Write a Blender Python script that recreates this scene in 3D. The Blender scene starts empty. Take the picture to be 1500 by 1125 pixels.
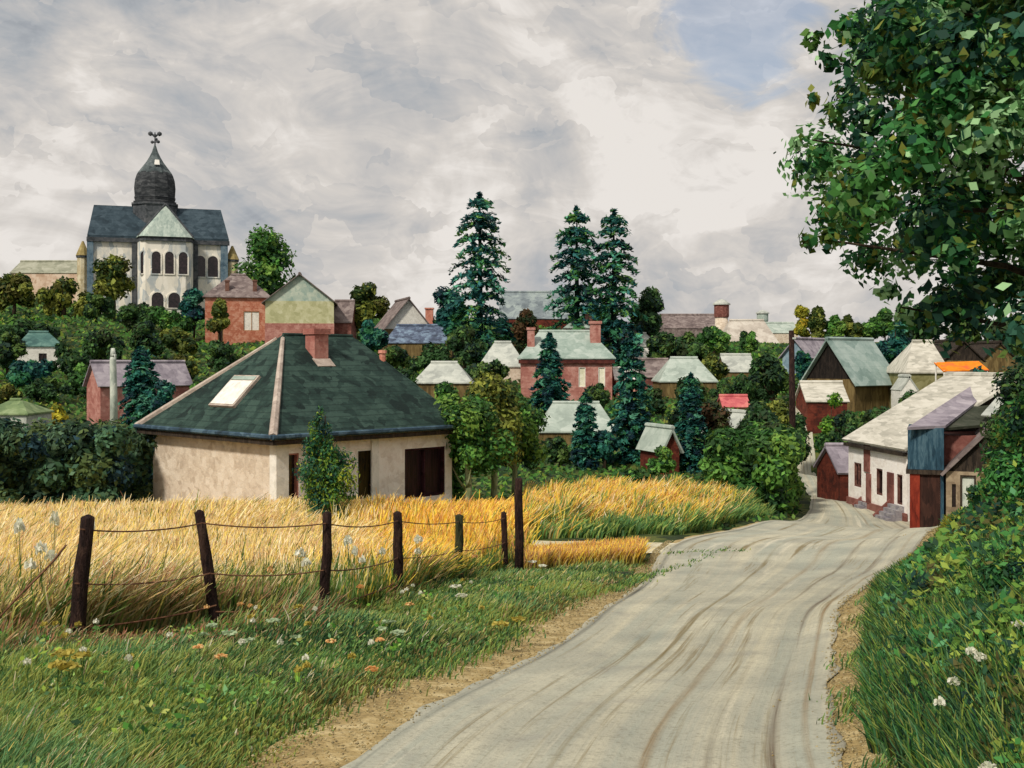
import bpy, math, random
import numpy as np
from mathutils import Vector
random.seed(7); rng = np.random.default_rng(7)
S = bpy.context.scene
COL = S.collection
R = math.radians
F, HY = 1600.0, 530.0            # focal length in photo pixels, height of the eye line in the photo

# ---------------------------------------------------------------- camera, sky, sun, exposure
cam = bpy.data.cameras.new('camera'); co = bpy.data.objects.new('camera', cam); COL.objects.link(co)
co.location = (0, 0, 0); co.rotation_euler = (R(90), 0, 0)
cam.sensor_width = 36; cam.lens = 36 * F / 1500; cam.shift_y = -(562.5 - HY) / 1500
cam.clip_start = 0.1; cam.clip_end = 6000
S.camera = co
S.view_settings.view_transform = 'Standard'; S.view_settings.look = 'None'
S.view_settings.exposure = 0.0; S.view_settings.gamma = 1
SUN_EL, SUN_AZ = 44, 214         # compass style: 180 = behind the camera, 208 = behind and to the left
sl = bpy.data.lights.new('sun', 'SUN'); so = bpy.data.objects.new('sun', sl); COL.objects.link(so)
sl.energy = 3.2; sl.angle = R(6); sl.color = (1, .93, .80)
sd = Vector((math.sin(R(SUN_AZ)) * math.cos(R(SUN_EL)), math.cos(R(SUN_AZ)) * math.cos(R(SUN_EL)), math.sin(R(SUN_EL))))
so.rotation_euler = sd.to_track_quat('Z', 'Y').to_euler()

def lin(c):
    if isinstance(c, str):
        c = tuple(int(c[i:i+2], 16) / 255 for i in (0, 2, 4))
    return tuple(x / 12.92 if x <= .04045 else ((x + .055) / 1.055) ** 2.4 for x in c)
def rgba(c): return (*lin(c), 1)

class NT:
    def __init__(s, t): s.t = t; s.n = t.nodes; s.l = t.links
    def new(s, ty, **kw):
        n = s.n.new(ty)
        for k, v in kw.items():
            if k.startswith('i_'):
                n.inputs[k[2:].replace('_', ' ')].default_value = v
            else: setattr(n, k, v)
        return n
    def link(s, a, b): s.l.new(a, b)
    def math(s, op, a, b=None, clamp=False):
        n = s.n.new('ShaderNodeMath'); n.operation = op; n.use_clamp = clamp
        for i, v in enumerate((a, b)):
            if v is None: continue
            if isinstance(v, (int, float)): n.inputs[i].default_value = v
            else: s.l.new(v, n.inputs[i])
        return n.outputs[0]
    def mix(s, f, a, b, mode='MIX'):
        n = s.n.new('ShaderNodeMix'); n.data_type = 'RGBA'; n.blend_type = mode
        for i, v in ((0, f), (6, a), (7, b)):
            if isinstance(v, (int, float)): n.inputs[i].default_value = v
            elif isinstance(v, tuple): n.inputs[i].default_value = v
            else: s.l.new(v, n.inputs[i])
        return n.outputs[2]
    def ramp(s, f, stops):
        n = s.n.new('ShaderNodeValToRGB'); e = n.color_ramp.elements
        e[0].position = stops[0][0]; e[0].color = stops[0][1]
        e[1].position = stops[-1][0]; e[1].color = stops[-1][1]
        for p, c in stops[1:-1]:
            q = e.new(p); q.color = c
        s.l.new(f, n.inputs[0]); return n.outputs[0]
    def mapping(s, v, scale=(1, 1, 1), rot=(0, 0, 0), loc=(0, 0, 0)):
        n = s.n.new('ShaderNodeMapping'); n.inputs['Scale'].default_value = scale
        n.inputs['Rotation'].default_value = rot; n.inputs['Location'].default_value = loc
        s.l.new(v, n.inputs[0]); return n.outputs[0]
    def noise(s, v, scale, detail=5, rough=.6, dist=0.0):
        n = s.n.new('ShaderNodeTexNoise'); n.inputs['Scale'].default_value = scale
        n.inputs['Detail'].default_value = detail; n.inputs['Roughness'].default_value = rough
        n.inputs['Distortion'].default_value = dist
        s.l.new(v, n.inputs['Vector']); return n

def direction(px, py):
    v = Vector(((px - 750) / F, 1, (HY - py) / F)); return v.normalized()

def build_world():
    w = bpy.data.worlds.new('World'); S.world = w; w.use_nodes = True
    w.node_tree.nodes.clear(); t = NT(w.node_tree)
    out = t.new('ShaderNodeOutputWorld'); bg = t.new('ShaderNodeBackground'); bg2 = t.new('ShaderNodeBackground')
    sky = t.new('ShaderNodeTexSky', sky_type='NISHITA', sun_disc=False, sun_elevation=R(SUN_EL), sun_rotation=R(SUN_AZ),
                air_density=1.0, dust_density=1.2)
    bg.inputs['Strength'].default_value = .13
    t.link(sky.outputs[0], bg.inputs[0])
    tc = t.new('ShaderNodeTexCoord'); G = tc.outputs['Generated']
    # brushed cloud masses: warped, stretched along a rising diagonal
    warp = t.noise(G, 2.2, 3, .5)
    wv = t.new('ShaderNodeVectorMath', operation='MULTIPLY_ADD')
    t.link(warp.outputs['Color'], wv.inputs[0]); wv.inputs[1].default_value = (.12, .12, .12); t.link(G, wv.inputs[2])
    m1 = t.mapping(wv.outputs[0], (1, 1, 1.35), (0, R(-28), 0))
    big = t.noise(m1, 3.6, 6, .6, .7)
    fine = t.noise(t.mapping(wv.outputs[0], (1, 1, 2.3), (0, R(-38), 0)), 12, 5, .6, 1.2)
    vor = t.new('ShaderNodeTexVoronoi', feature='F1'); vor.inputs['Scale'].default_value = 17; vor.inputs['Randomness'].default_value = 1
    fw = t.noise(G, 30, 3, .6); fv = t.new('ShaderNodeVectorMath', operation='MULTIPLY_ADD')
    t.link(fw.outputs['Color'], fv.inputs[0]); fv.inputs[1].default_value = (.05, .05, .05); t.link(wv.outputs[0], fv.inputs[2])
    t.link(t.mapping(fv.outputs[0], (1, 1, 2.8), (0, R(-30), 0)), vor.inputs['Vector'])
    dab = t.new('ShaderNodeSeparateColor'); t.link(vor.outputs['Color'], dab.inputs[0])
    v = t.math('ADD', t.math('MULTIPLY', big.outputs[0], 1.47), t.math('MULTIPLY', fine.outputs[0], .50))
    v = t.math('ADD', v, t.math('MULTIPLY', dab.outputs[0], .12)); v = t.math('MULTIPLY', v, .82)
    def blob(px, py, rad, amt):
        nonlocal v
        d = t.new('ShaderNodeVectorMath', operation='DISTANCE'); t.link(wv.outputs[0], d.inputs[0])
        dd = direction(px, py); d.inputs[1].default_value = (dd.x + .06, dd.y + .06, dd.z + .06)
        mr = t.new('ShaderNodeMapRange', interpolation_type='SMOOTHSTEP'); t.link(d.outputs['Value'], mr.inputs[0])
        mr.inputs[1].default_value = 0; mr.inputs[2].default_value = rad; mr.inputs[3].default_value = amt; mr.inputs[4].default_value = 0
        v = t.math('ADD', v, mr.outputs[0])
    blob(300, 60, .15, -.07); blob(520, 180, .10, -.08); blob(600, 250, .09, -.13); blob(640, 90, .10, -.12); blob(760, 250, .07, -.05); blob(100, 250, .1, -.05)
    blob(150, 130, .06, .16); blob(860, 90, .12, .05); blob(1010, 170, .10, .03); blob(620, 380, .10, .08); blob(1000, 300, .2, -.02)
    blob(60, 100, .10, -.08); blob(1100, 120, .06, -.06); blob(760, 30, .07, .1); blob(1220, 390, .08, .12)
    col = t.ramp(v, [(.56, rgba('9298a1')), (.69, rgba('adb1b6')), (.80, rgba('c3c1c0')), (.90, rgba('d5d0cb')), (1.0, rgba('e9e4df'))])
    tone = t.noise(t.mapping(G, (1, 1, 2)), 5, 3)
    col = t.mix(t.math('MULTIPLY', tone.outputs[0], .14), col, t.mix(1.0, col, (1.0, .93, .80, 1), 'MULTIPLY'))
    t.link(col, bg2.inputs[0]); bg2.inputs[1].default_value = 1.0
    # opening in the cloud to the upper right where the blue sky shows
    d = t.new('ShaderNodeVectorMath', operation='DISTANCE'); t.link(wv.outputs[0], d.inputs[0])
    dd = direction(1078, 30); d.inputs[1].default_value = (dd.x + .06, dd.y + .06, dd.z + .06)
    e = t.math('ADD', d.outputs['Value'], t.math('MULTIPLY', t.math('SUBTRACT', fine.outputs[0], .5), .09))
    mr = t.new('ShaderNodeMapRange', interpolation_type='SMOOTHSTEP'); t.link(e, mr.inputs[0])
    mr.inputs[1].default_value = .05; mr.inputs[2].default_value = .085; mr.inputs[3].default_value = .55; mr.inputs[4].default_value = 1
    mx = t.new('ShaderNodeMixShader'); t.link(mr.outputs[0], mx.inputs[0]); t.link(bg.outputs[0], mx.inputs[1]); t.link(bg2.outputs[0], mx.inputs[2])
    t.link(mx.outputs[0], out.inputs[0])
build_world()

# ---------------------------------------------------------------- materials
MATS = {}
def paint(name, cols, scale=3.0, stretch=(1, 1, 1), rot=(0, 0, 0), bump=.25, rough=.85, dab=.25, coord='Object', spec=.2, strip=None):
    """mottled, brushed surface: cols = three tones of the same material"""
    if name in MATS: return MATS[name]
    m = bpy.data.materials.new(name); m.use_nodes = True; t = NT(m.node_tree); t.n.clear()
    out = t.new('ShaderNodeOutputMaterial'); p = t.new('ShaderNodeBsdfPrincipled')
    p.inputs['Roughness'].default_value = rough; p.inputs['Specular IOR Level'].default_value = spec
    tc = t.new('ShaderNodeTexCoord'); V = t.mapping(tc.outputs[coord], stretch, rot)
    n1 = t.noise(V, scale, 5, .6, .6); n2 = t.noise(V, scale * 5.3, 4, .65, .4)
    vor = t.new('ShaderNodeTexVoronoi'); vor.inputs['Scale'].default_value = scale * 3.1
    wv = t.new('ShaderNodeVectorMath', operation='MULTIPLY_ADD'); t.link(n1.outputs['Color'], wv.inputs[0])
    wv.inputs[1].default_value = (.6 / scale,) * 3; t.link(V, wv.inputs[2]); t.link(wv.outputs[0], vor.inputs['Vector'])
    sc = t.new('ShaderNodeSeparateColor'); t.link(vor.outputs['Color'], sc.inputs[0])
    f = t.math('ADD', t.math('MULTIPLY', n1.outputs[0], .75), t.math('MULTIPLY', n2.outputs[0], .35))
    f = t.math('ADD', f, t.math('MULTIPLY', t.math('SUBTRACT', sc.outputs[0], .5), dab))
    c = t.ramp(f, [(.36, rgba(cols[0])), (.54, rgba(cols[1])), (.72, rgba(cols[2]))])
    h = t.math('ADD', n2.outputs[0], t.math('MULTIPLY', sc.outputs[0], .3))
    if strip:  # horizontal or sloping courses: (axis index, pitch in m, darkness)
        sx = t.new('ShaderNodeSeparateXYZ'); t.link(tc.outputs[coord], sx.inputs[0])
        a = t.math('ADD', sx.outputs[strip[0]], t.math('MULTIPLY', n2.outputs[0], strip[1] * .25))
        fr = t.math('FRACT', t.math('DIVIDE', a, strip[1]))
        ln = t.math('LESS_THAN', fr, .14)
        c = t.mix(t.math('MULTIPLY', ln, strip[2]), c, rgba(cols[0]))
        h = t.math('SUBTRACT', h, t.math('MULTIPLY', ln, .6))
    t.link(c, p.inputs['Base Color'])
    b = t.new('ShaderNodeBump'); b.inputs['Strength'].default_value = bump; b.inputs['Distance'].default_value = .06
    t.link(h, b.inputs['Height']); t.link(b.outputs[0], p.inputs['Normal'])
    t.link(p.outputs[0], out.inputs[0]); MATS[name] = m; return m

def leafmat():
    m = bpy.data.materials.new('leaves'); m.use_nodes = True; t = NT(m.node_tree); t.n.clear()
    out = t.new('ShaderNodeOutputMaterial'); p = t.new('ShaderNodeBsdfPrincipled')
    p.inputs['Roughness'].default_value = .65; p.inputs['Specular IOR Level'].default_value = .25
    a = t.new('ShaderNodeAttribute', attribute_name='Col')
    t.link(a.outputs['Color'], p.inputs['Base Color'])
    tr = t.new('ShaderNodeBsdfTranslucent'); t.link(a.outputs['Color'], tr.inputs[0])
    mx = t.new('ShaderNodeMixShader'); mx.inputs[0].default_value = .34
    t.link(p.outputs[0], mx.inputs[1]); t.link(tr.outputs[0], mx.inputs[2]); t.link(mx.outputs[0], out.inputs[0])
    return m
LEAF = leafmat()

def glass():
    m = bpy.data.materials.new('dark_glass'); m.use_nodes = True; t = NT(m.node_tree)
    p = t.n['Principled BSDF']; p.inputs['Roughness'].default_value = .18
    tc = t.new('ShaderNodeTexCoord'); n = t.noise(tc.outputs['Object'], 2.5, 3)
    c = t.ramp(n.outputs[0], [(.35, rgba('14100f')), (.65, rgba('33262a'))]); t.link(c, p.inputs['Base Color'])
    return m
GLASS = glass()
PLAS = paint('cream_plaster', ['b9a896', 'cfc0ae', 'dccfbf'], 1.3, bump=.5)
PLAS_LIT = paint('lit_plaster', ['ddd3cb', 'efe7e1', 'f7f2ee'], 1.5, bump=.5)  # cottage front wall: stronger light put into the plaster colour
PLASW = paint('white_plaster', ['e8e0da', 'f5efea', 'faf6f3'], 1.6, bump=.4)
CHWALL = paint('church_render', ['b2b8ba', 'e2dccf', 'efe9de'], .35, (1, 1, .45), bump=.5, dab=.5)
CHDARK = paint('church_trim', ['34383c', '474b50', '5b5c60'], .8)
CHBLUE = paint('blue_grey_pier', ['3f5362', '5a7080', '72838e'], .8)
SLATE = paint('dark_slate', ['24313a', '33424c', '43525c'], .35, bump=.3, strip=(2, .5, .35))
DOME = paint('tower_slate', ['26292d', '393c40', '55575a'], .5, (1, 1, 2), bump=.3, strip=(2, .8, .4))
OCHRE = paint('ochre_render', ['a89a78', 'c0b292', 'd2c8ae'], .6)
OCHREROOF = paint('ochre_tile', ['7d7048', '948456', 'a6986a'], .8)
PALEGREENROOF = paint('pale_green_sheet', ['8c9c96', 'a5b3ab', 'b9c4bb'], .35, (3, 3, 1))
ROOFG = paint('dark_green_roof', ['172624', '263a35', '374c45'], .9, (1, 1, 1), bump=.5, dab=.35, strip=(2, .19, .55))
BRICK = paint('red_brick', ['a4604b', 'b97a62', 'c99580'], .9, bump=.4, strip=(2, .3, .3))
BRICKP = paint('pink_brick', ['975f57', 'ad776d', 'c09086'], .8, bump=.4, strip=(2, .3, .25))
BRICKD = paint('dark_brick', ['40201a', '5c2a20', '74382a'], 1.2, bump=.4, strip=(2, .2, .3))
SALMON = paint('salmon_wall', ['b06a5c', 'c4826f', 'cf9887'], .7)
MAUVE = paint('mauve_roof', ['77707a', '938b95', 'aaa2aa'], .6, strip=(2, .4, .2))
BROWNROOF = paint('brown_roof', ['5b5050', '776a68', '8f8380'], .6, strip=(2, .4, .25))
BLUEROOF = paint('blue_roof', ['3f4757', '58637a', '7f93a8'], .7, (1, 1, 2))
SAGE = paint('sage_roof', ['84968d', '9aa9a1', 'afbab3'], .5, strip=(2, .45, .2))
SAGED = paint('teal_sage_roof', ['748984', '8c9f9a', 'a2b1ac'], .4, strip=(2, .5, .2))
WROOF = paint('whitish_roof', ['9a9e99', 'b0b4ad', 'c2c5bd'], .6, strip=(2, .4, .15))
MINT = paint('mint_roof', ['909c94', 'a4b0a7', 'b6bfb7'], .5, strip=(2, .4, .15))
OLIVEW = paint('olive_cream_wall', ['a9a87f', 'bdbb93', 'ccca a8'.replace(' ', '')], .6)
BLUEGAB = paint('blue_green_boards', ['92a8a0', 'aab8ab', 'c0c8b9'], .6)
CREAMROOF = paint('cream_sheet_roof', ['a5a297', 'bebaae', 'cfcbc0'], .5, (1, 4, 1), bump=.3, dab=.35)
DARKW = paint('dark_timber', ['221d19', '332b25', '463c33'], 1.5, (3, 3, .6), bump=.5)
BROWNW = paint('brown_boards', ['4d4029', '6a5837', '82704a'], .7, (2, 2, .5), bump=.4)
BLUEBOX = paint('blue_boards', ['1d3341', '2d4a5b', '4f6a78'], 1.3, (3, 3, .5), bump=.3)
REDW = paint('red_boards', ['551b12', '7a2b1d', '923a28'], 1.2, (2, 2, .6))
WHITE = paint('white_paint', ['cfccc5', 'e2dfd8', 'ece9e3'], 2, bump=.2)
PINKROOF = paint('red_pink_roof', ['a85056', 'c4686a', 'cf8078'], .8)
ORANGE = paint('orange_sheet', ['d9701a', 'ee8d1d', 'e0603a'], .5)
POST = paint('weathered_post', ['1c1210', '2c1c1a', '46332b'], 5, (2, 2, .5), bump=.8)
POSTG = paint('mossy_post', ['25281a', '353a26', '4a4c32'], 5, (2, 2, .5), bump=.8)
WIRE = paint('rusty_wire', ['4d3328', '6c4a38', '84604a'], 8)
BARK = paint('bark', ['241d16', '382d22', '4e4233'], 3, (2, 2, .4), bump=.8)
BARKT = paint('teal_bark', ['10211f', '182c2a', '253c36'], 1.5, (2, 2, .4), bump=.6)
BIRCH = paint('pale_bark', ['6f7a50', '9aa277', 'b9bd97'], 2.5, (2, 2, .4), bump=.4)
CONC = paint('pale_concrete', ['9fa9a0', 'b9c0b6', 'cfd3c8'], 2, (1, 1, .4), bump=.3)
HIPCAP = paint('pinkish_ridge_tile', ['93867c', 'ab9d93', 'c0b3a8'], 1.5, bump=.3)
GUTTER = paint('blue_gutter', ['24323a', '34495a', '4f6675'], 1.0)
STEPS = paint('grey_steps', ['74707a', '8f8b90', 'a8a4a4'], 1.5)
FOUND = paint('plinth_red', ['5f3a35', '7a4c45', '8e625a'], 1.0)

# ---------------------------------------------------------------- helpers
def tag(o, label=None, cat=None, group=None, kind=None):
    if label: o['label'] = label
    if cat: o['category'] = cat
    if group: o['group'] = group
    if kind: o['kind'] = kind
    return o
def empty(name, loc, rz=0):
    o = bpy.data.objects.new(name, None); o.empty_display_size = .3; COL.objects.link(o)
    o.location = loc; o.rotation_euler = (0, 0, rz); return o
def nobj(name, me, mat, parent=None, loc=None):
    o = bpy.data.objects.new(name, me); COL.objects.link(o)
    if mat: me.materials.append(mat)
    if parent: o.parent = parent
    if loc is not None: o.location = loc
    return o
def npmesh(name, V, Fc, cols=None):
    """V (n,3); Fc (m,k); cols (m,3) linear colour of each face"""
    me = bpy.data.meshes.new(name); V = np.asarray(V, dtype=np.float32); Fc = np.asarray(Fc, dtype=np.int32)
    m, k = Fc.shape
    me.vertices.add(len(V)); me.vertices.foreach_set('co', V.ravel())
    me.loops.add(m * k); me.loops.foreach_set('vertex_index', Fc.ravel())
    me.polygons.add(m); me.polygons.foreach_set('loop_start', np.arange(0, m * k, k, dtype=np.int32))
    me.update(calc_edges=True)
    if cols is not None:
        a = me.color_attributes.new('Col', 'FLOAT_COLOR', 'CORNER')
        c = np.ones((m, k, 4), dtype=np.float32)
        c[:, :, :3] = cols if cols.ndim == 3 else cols[:, None, :]
        a.data.foreach_set('color', c.ravel())
    return me
class MB:
    def __init__(s): s.v = []; s.f = []
    def add(s, vs, fs):
        b = len(s.v); s.v += [tuple(v) for v in vs]; s.f += [tuple(b + i for i in f) for f in fs]; return s
    def box(s, x0, y0, z0, x1, y1, z1):
        return s.add([(x0, y0, z0), (x1, y0, z0), (x1, y1, z0), (x0, y1, z0), (x0, y0, z1), (x1, y0, z1), (x1, y1, z1), (x0, y1, z1)],
                     [(0, 3, 2, 1), (4, 5, 6, 7), (0, 1, 5, 4), (1, 2, 6, 5), (2, 3, 7, 6), (3, 0, 4, 7)])
    def slab(s, q, t):
        """quad or triangle of points given thickness t downward along its normal"""
        q = [Vector(p) for p in q]; n = (q[1] - q[0]).cross(q[2] - q[0]).normalized()
        if n.z < 0: n = -n; q = q[::-1]
        k = len(q); low = [p - n * t for p in q]
        fs = [tuple(range(k)), tuple(range(2 * k - 1, k - 1, -1))]
        fs += [(i, i + k, (i + 1) % k + k, (i + 1) % k) for i in range(k)]
        return s.add(q + low, fs)
    def tube(s, pts, rads, n=8, caps=True):
        pts = [Vector(p) for p in pts]; b = len(s.v); vs = []
        for i, p in enumerate(pts):
            d = (pts[min(i + 1, len(pts) - 1)] - pts[max(i - 1, 0)]).normalized()
            a = d.orthogonal().normalized() if i == 0 else (pa - d * pa.dot(d)).normalized()
            pa = a; c = d.cross(a)
            for k in range(n):
                w = 2 * math.pi * k / n; vs.append(p + (a * math.cos(w) + c * math.sin(w)) * rads[i])
        fs = []
        for i in range(len(pts) - 1):
            for k in range(n): fs.append((i * n + k, i * n + (k + 1) % n, (i + 1) * n + (k + 1) % n, (i + 1) * n + k))
        if caps: fs += [tuple(range(n - 1, -1, -1)), tuple((len(pts) - 1) * n + k for k in range(n))]
        return s.add(vs, fs)
    def lathe(s, prof, n=8, c=(0, 0), ph=0):
        vs = []; fs = []
        for r, z in prof:
            for k in range(n):
                w = 2 * math.pi * (k + ph) / n; vs.append((c[0] + r * math.cos(w), c[1] + r * math.sin(w), z))
        for i in range(len(prof) - 1):
            for k in range(n): fs.append((i * n + k, i * n + (k + 1) % n, (i + 1) * n + (k + 1) % n, (i + 1) * n + k))
        fs += [tuple(range(n - 1, -1, -1)), tuple((len(prof) - 1) * n + k for k in range(n))]
        return s.add(vs, fs)
    def build(s, name, mat, parent=None, smooth=False, loc=None):
        me = bpy.data.meshes.new(name); me.from_pydata(s.v, [], s.f); me.update()
        if smooth: me.polygons.foreach_set('use_smooth', [True] * len(me.polygons))
        return nobj(name, me, mat, parent, loc)

def PX(px, py, d): return Vector(((px - 750) / F * d, d, (HY - py) / F * d))

# ---------------------------------------------------------------- terrain height from surveyed points (photo x, photo y, distance)
ctrl = []
def cp(px, py, d): ctrl.append(tuple(PX(px, py, d)))
for d, py in ((6, 1125), (8, 1022), (10, 960), (15, 880), (20, 843), (24, 815), (30, 790), (35, 777), (42, 768), (50, 735), (60, 723), (75, 702)):
    for dx in ((-1.2, 1.5) if d < 30 else (-1.5, 1.5)):
        cx = {6: .4, 8: .9, 10: 1.6, 15: 3, 20: 4.6, 24: 6.4, 30: 9.5, 35: 10.8, 42: 13, 50: 14.6, 60: 17.2, 75: 20.5}[d]
        ctrl.append((cx + dx, d, (HY - py) / F * d))
for x, y, z in ((0, -5, -1.4), (-6, -5, -1.4), (8, -5, .2), (0, 0, -1.75), (-6, 2, -1.9), (-3, 6, -2.2), (-6, 7, -2.35), (-20, 5, -2.4), (-25, 15, -3.2),
                (-.5, 28, -4.75), (2.5, 27.5, -4.65), (-4, 30, -4.85), (7, 38, -5.3), (11.3, 47, -6.3),
                (3.6, 4, -1.4), (4.4, 7, -1.2), (5.6, 10, -1.3), (7.6, 14, -1.5), (10.2, 19, -1.9), (13, 24, -2.2), (16.4, 30, -2.6), (8, 4, .2), (12, 12, -.2), (18, 22, -.8), (22, 30, -1.2), (23, 38, -2),
                (16.3, 38, -5.85), (15, 40, -6.15), (20, 46, -5.7), (15.2, 43, -6.38), (14.9, 48, -6.25), (14.2, 52, -6.5), (12.5, 38, -5.85), (18.5, 40, -5.5), (2.45, 6, -2.1), (3.9, 10, -2.6), (5.7, 15, -3.2), (8.2, 20, -3.75), (12.8, 30, -4.7)):
    ctrl.append((x, y, z))
for a in ((115, 945, 10.5), (300, 925, 11.6), (475, 915, 12.3), (583, 880, 15.3), (672, 855, 20), (740, 840, 24), (0, 940, 11),
          (400, 768, 34), (218, 770, 38), (668, 768, 38), (560, 760, 42), (100, 775, 36), (0, 770, 36), (0, 760, 45), (478, 760, 31),
          (850, 752, 38), (800, 765, 34), (1000, 765, 36), (900, 712, 50), (800, 715, 50), (1060, 735, 46), (1120, 750, 44),
          (165, 640, 60), (20, 638, 75), (140, 632, 85), (240, 625, 85), (300, 620, 80), (60, 605, 85), (50, 535, 125), (160, 560, 110), (290, 560, 110),
          (100, 476, 150), (0, 480, 150), (200, 500, 140), (340, 508, 148), (440, 500, 145), (235, 462, 185), (60, 440, 200), (330, 462, 185), (-200, 480, 160), (-300, 640, 70),
          (620, 700, 60), (700, 690, 58), (650, 585, 92), (610, 524, 135), (540, 530, 130), (720, 500, 160), (735, 560, 112), (840, 655, 80), (900, 695, 58), (1000, 690, 58), (830, 590, 105),
          (850, 500, 165), (800, 482, 190), (900, 512, 150), (1010, 580, 104), (1085, 555, 130), (990, 500, 200), (1090, 650, 72), (1080, 612, 78),
          (1090, 508, 225), (1050, 492, 250), (1175, 548, 128), (1250, 612, 85), (1310, 606, 88), (1200, 628, 76), (1360, 582, 86), (1420, 560, 98), (1480, 560, 95), (1250, 512, 200), (1400, 515, 190), (1600, 540, 150),
          (1300, 690, 62), (1400, 640, 62)):
    cp(*a)
for x, y, z in ((-400, 300, 8), (400, 300, 2), (0, 300, 6), (-150, 300, 14), (150, 300, 5), (0, 600, -3), (-500, 600, -3), (500, 600, -3), (-400, 80, 0), (400, 80, 4), (-200, -60, 0), (200, -60, 2), (0, -60, -1), (-60, 30, -4), (-60, 60, -4.5), (60, 60, -2), (60, 30, -1)):
    ctrl.append((x, y, z))
CT = np.array(ctrl); n = len(CT)
def _phi(r): return np.sqrt(r * r + 12.0)
_D = np.hypot(CT[:, None, 0] - CT[None, :, 0], CT[:, None, 1] - CT[None, :, 1])
_A = np.zeros((n + 3, n + 3)); _A[:n, :n] = _phi(_D) - np.eye(n) * .25; _A[:n, n] = 1; _A[:n, n+1:] = CT[:, :2]; _A[n, :n] = 1; _A[n+1:, :n] = CT[:, :2].T
_w = np.linalg.solve(_A, np.concatenate([CT[:, 2], np.zeros(3)]))
def GZ(x, y):
    x = np.atleast_1d(np.asarray(x, float)); y = np.atleast_1d(np.asarray(y, float)); sh = x.shape
    x = x.ravel(); y = y.ravel(); out = np.empty(len(x))
    for i in range(0, len(x), 20000):
        xx = x[i:i+20000]; yy = y[i:i+20000]
        r = np.hypot(xx[:, None] - CT[None, :, 0], yy[:, None] - CT[None, :, 1])
        out[i:i+20000] = _phi(r) @ _w[:n] + _w[n] + xx * _w[n+1] + yy * _w[n+2]
    far = np.clip((np.hypot(x, y) - 320) / 300, 0, 1); out = out * (1 - far) + far * (-8)
    return out.reshape(sh)
def gz(x, y): return float(GZ(x, y)[0])

# road edges: distance -> photo x of the road's and the verge's edge
def xs(tab): return np.array([(d, (p - 750) / F * d) for d, p in tab])
RL = np.vstack([[(-8, -2.6), (0, -1.6)], xs([(6, 480), (8, 645), (10, 775), (12, 835), (15, 895), (18, 930), (20, 950), (23, 955), (26, 965), (28.5, 985), (31, 1035), (35, 1090), (40, 1150), (45, 1185), (52, 1190), (60, 1185), (75, 1150), (95, 1120)])])
RR = np.vstack([[(-8, .9), (0, 1.0)], xs([(6, 1222), (8, 1218), (10, 1225), (12, 1222), (15, 1245), (18, 1285), (20, 1310), (23, 1345), (26, 1368), (30, 1392), (36, 1415), (38.5, 1405), (40, 1350), (43, 1338), (50, 1262), (60, 1228), (75, 1195), (95, 1160)])])
VL = np.vstack([[(-8, -3.3), (0, -2.4)], xs([(6, 345), (8, 520), (10, 668), (12, 740), (15, 835), (18, 900), (20, 927), (23, 935)])])
VR = np.vstack([[(-8, 1.9), (0, 1.8)], xs([(6, 1290), (8, 1278), (10, 1280), (12, 1285), (15, 1300), (18, 1330), (20, 1352), (23, 1378), (26, 1395), (30, 1412), (36, 1435)])])
def rl(y): return np.interp(y, RL[:, 0], RL[:, 1])
def rr(y): return np.interp(y, RR[:, 0], RR[:, 1])
def vl(y): return np.where(y < 23, np.interp(y, VL[:, 0], VL[:, 1]), rl(y) - .15)
def vr(y): return np.where(y < 36, np.interp(y, VR[:, 0], VR[:, 1]), rr(y) + .15)
LANE = np.array([(-7, 30.0), (-3, 28.9), (0, 28.0), (3, 27.0), (5.5, 26.4)])
def lane_d(x, y): return np.where((x > -7) & (x < 6), np.abs(y - np.interp(x, LANE[:, 0], LANE[:, 1])), 9)

# ground sheet
def wob(x, y): return .05 * np.sin(x * 1.7 + 2 * np.sin(y * .6)) * np.cos(y * 1.3 + x * .4)
def make_ground():
    t = np.linspace(-1, 1, 321); gx = 30 * t + 3000 * np.sign(t) * np.abs(t) ** 7 + 25 * t ** 3
    s = np.linspace(0, 1, 341); gy = -20 + 75 * s + 150 * s ** 3 + 4000 * s ** 14
    X, Y = np.meshgrid(gx, gy); Z = GZ(X, Y)
    on = (X > vl(Y) + .0) & (X < vr(Y)) & (Y < 95) | (lane_d(X, Y) < 1.3)
    Z = Z + np.where(np.hypot(X, Y) < 60, wob(X, Y), 0) * ~on - on * .06
    V = np.stack([X, Y, Z], -1).reshape(-1, 3); nx = len(gx); ny = len(gy)
    i = np.arange(ny - 1)[:, None] * nx + np.arange(nx - 1)[None, :]
    Fc = np.stack([i, i + 1, i + nx + 1, i + nx], -1).reshape(-1, 4)
    me = npmesh('ground', V, Fc); me.polygons.foreach_set('use_smooth', [True] * len(me.polygons))
    m = paint('meadow_soil', ['23301a', '3a4a22', '59602e'], .5, bump=.6, dab=.5)
    tag(nobj('ground', me, m), kind='structure')
make_ground()

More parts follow.
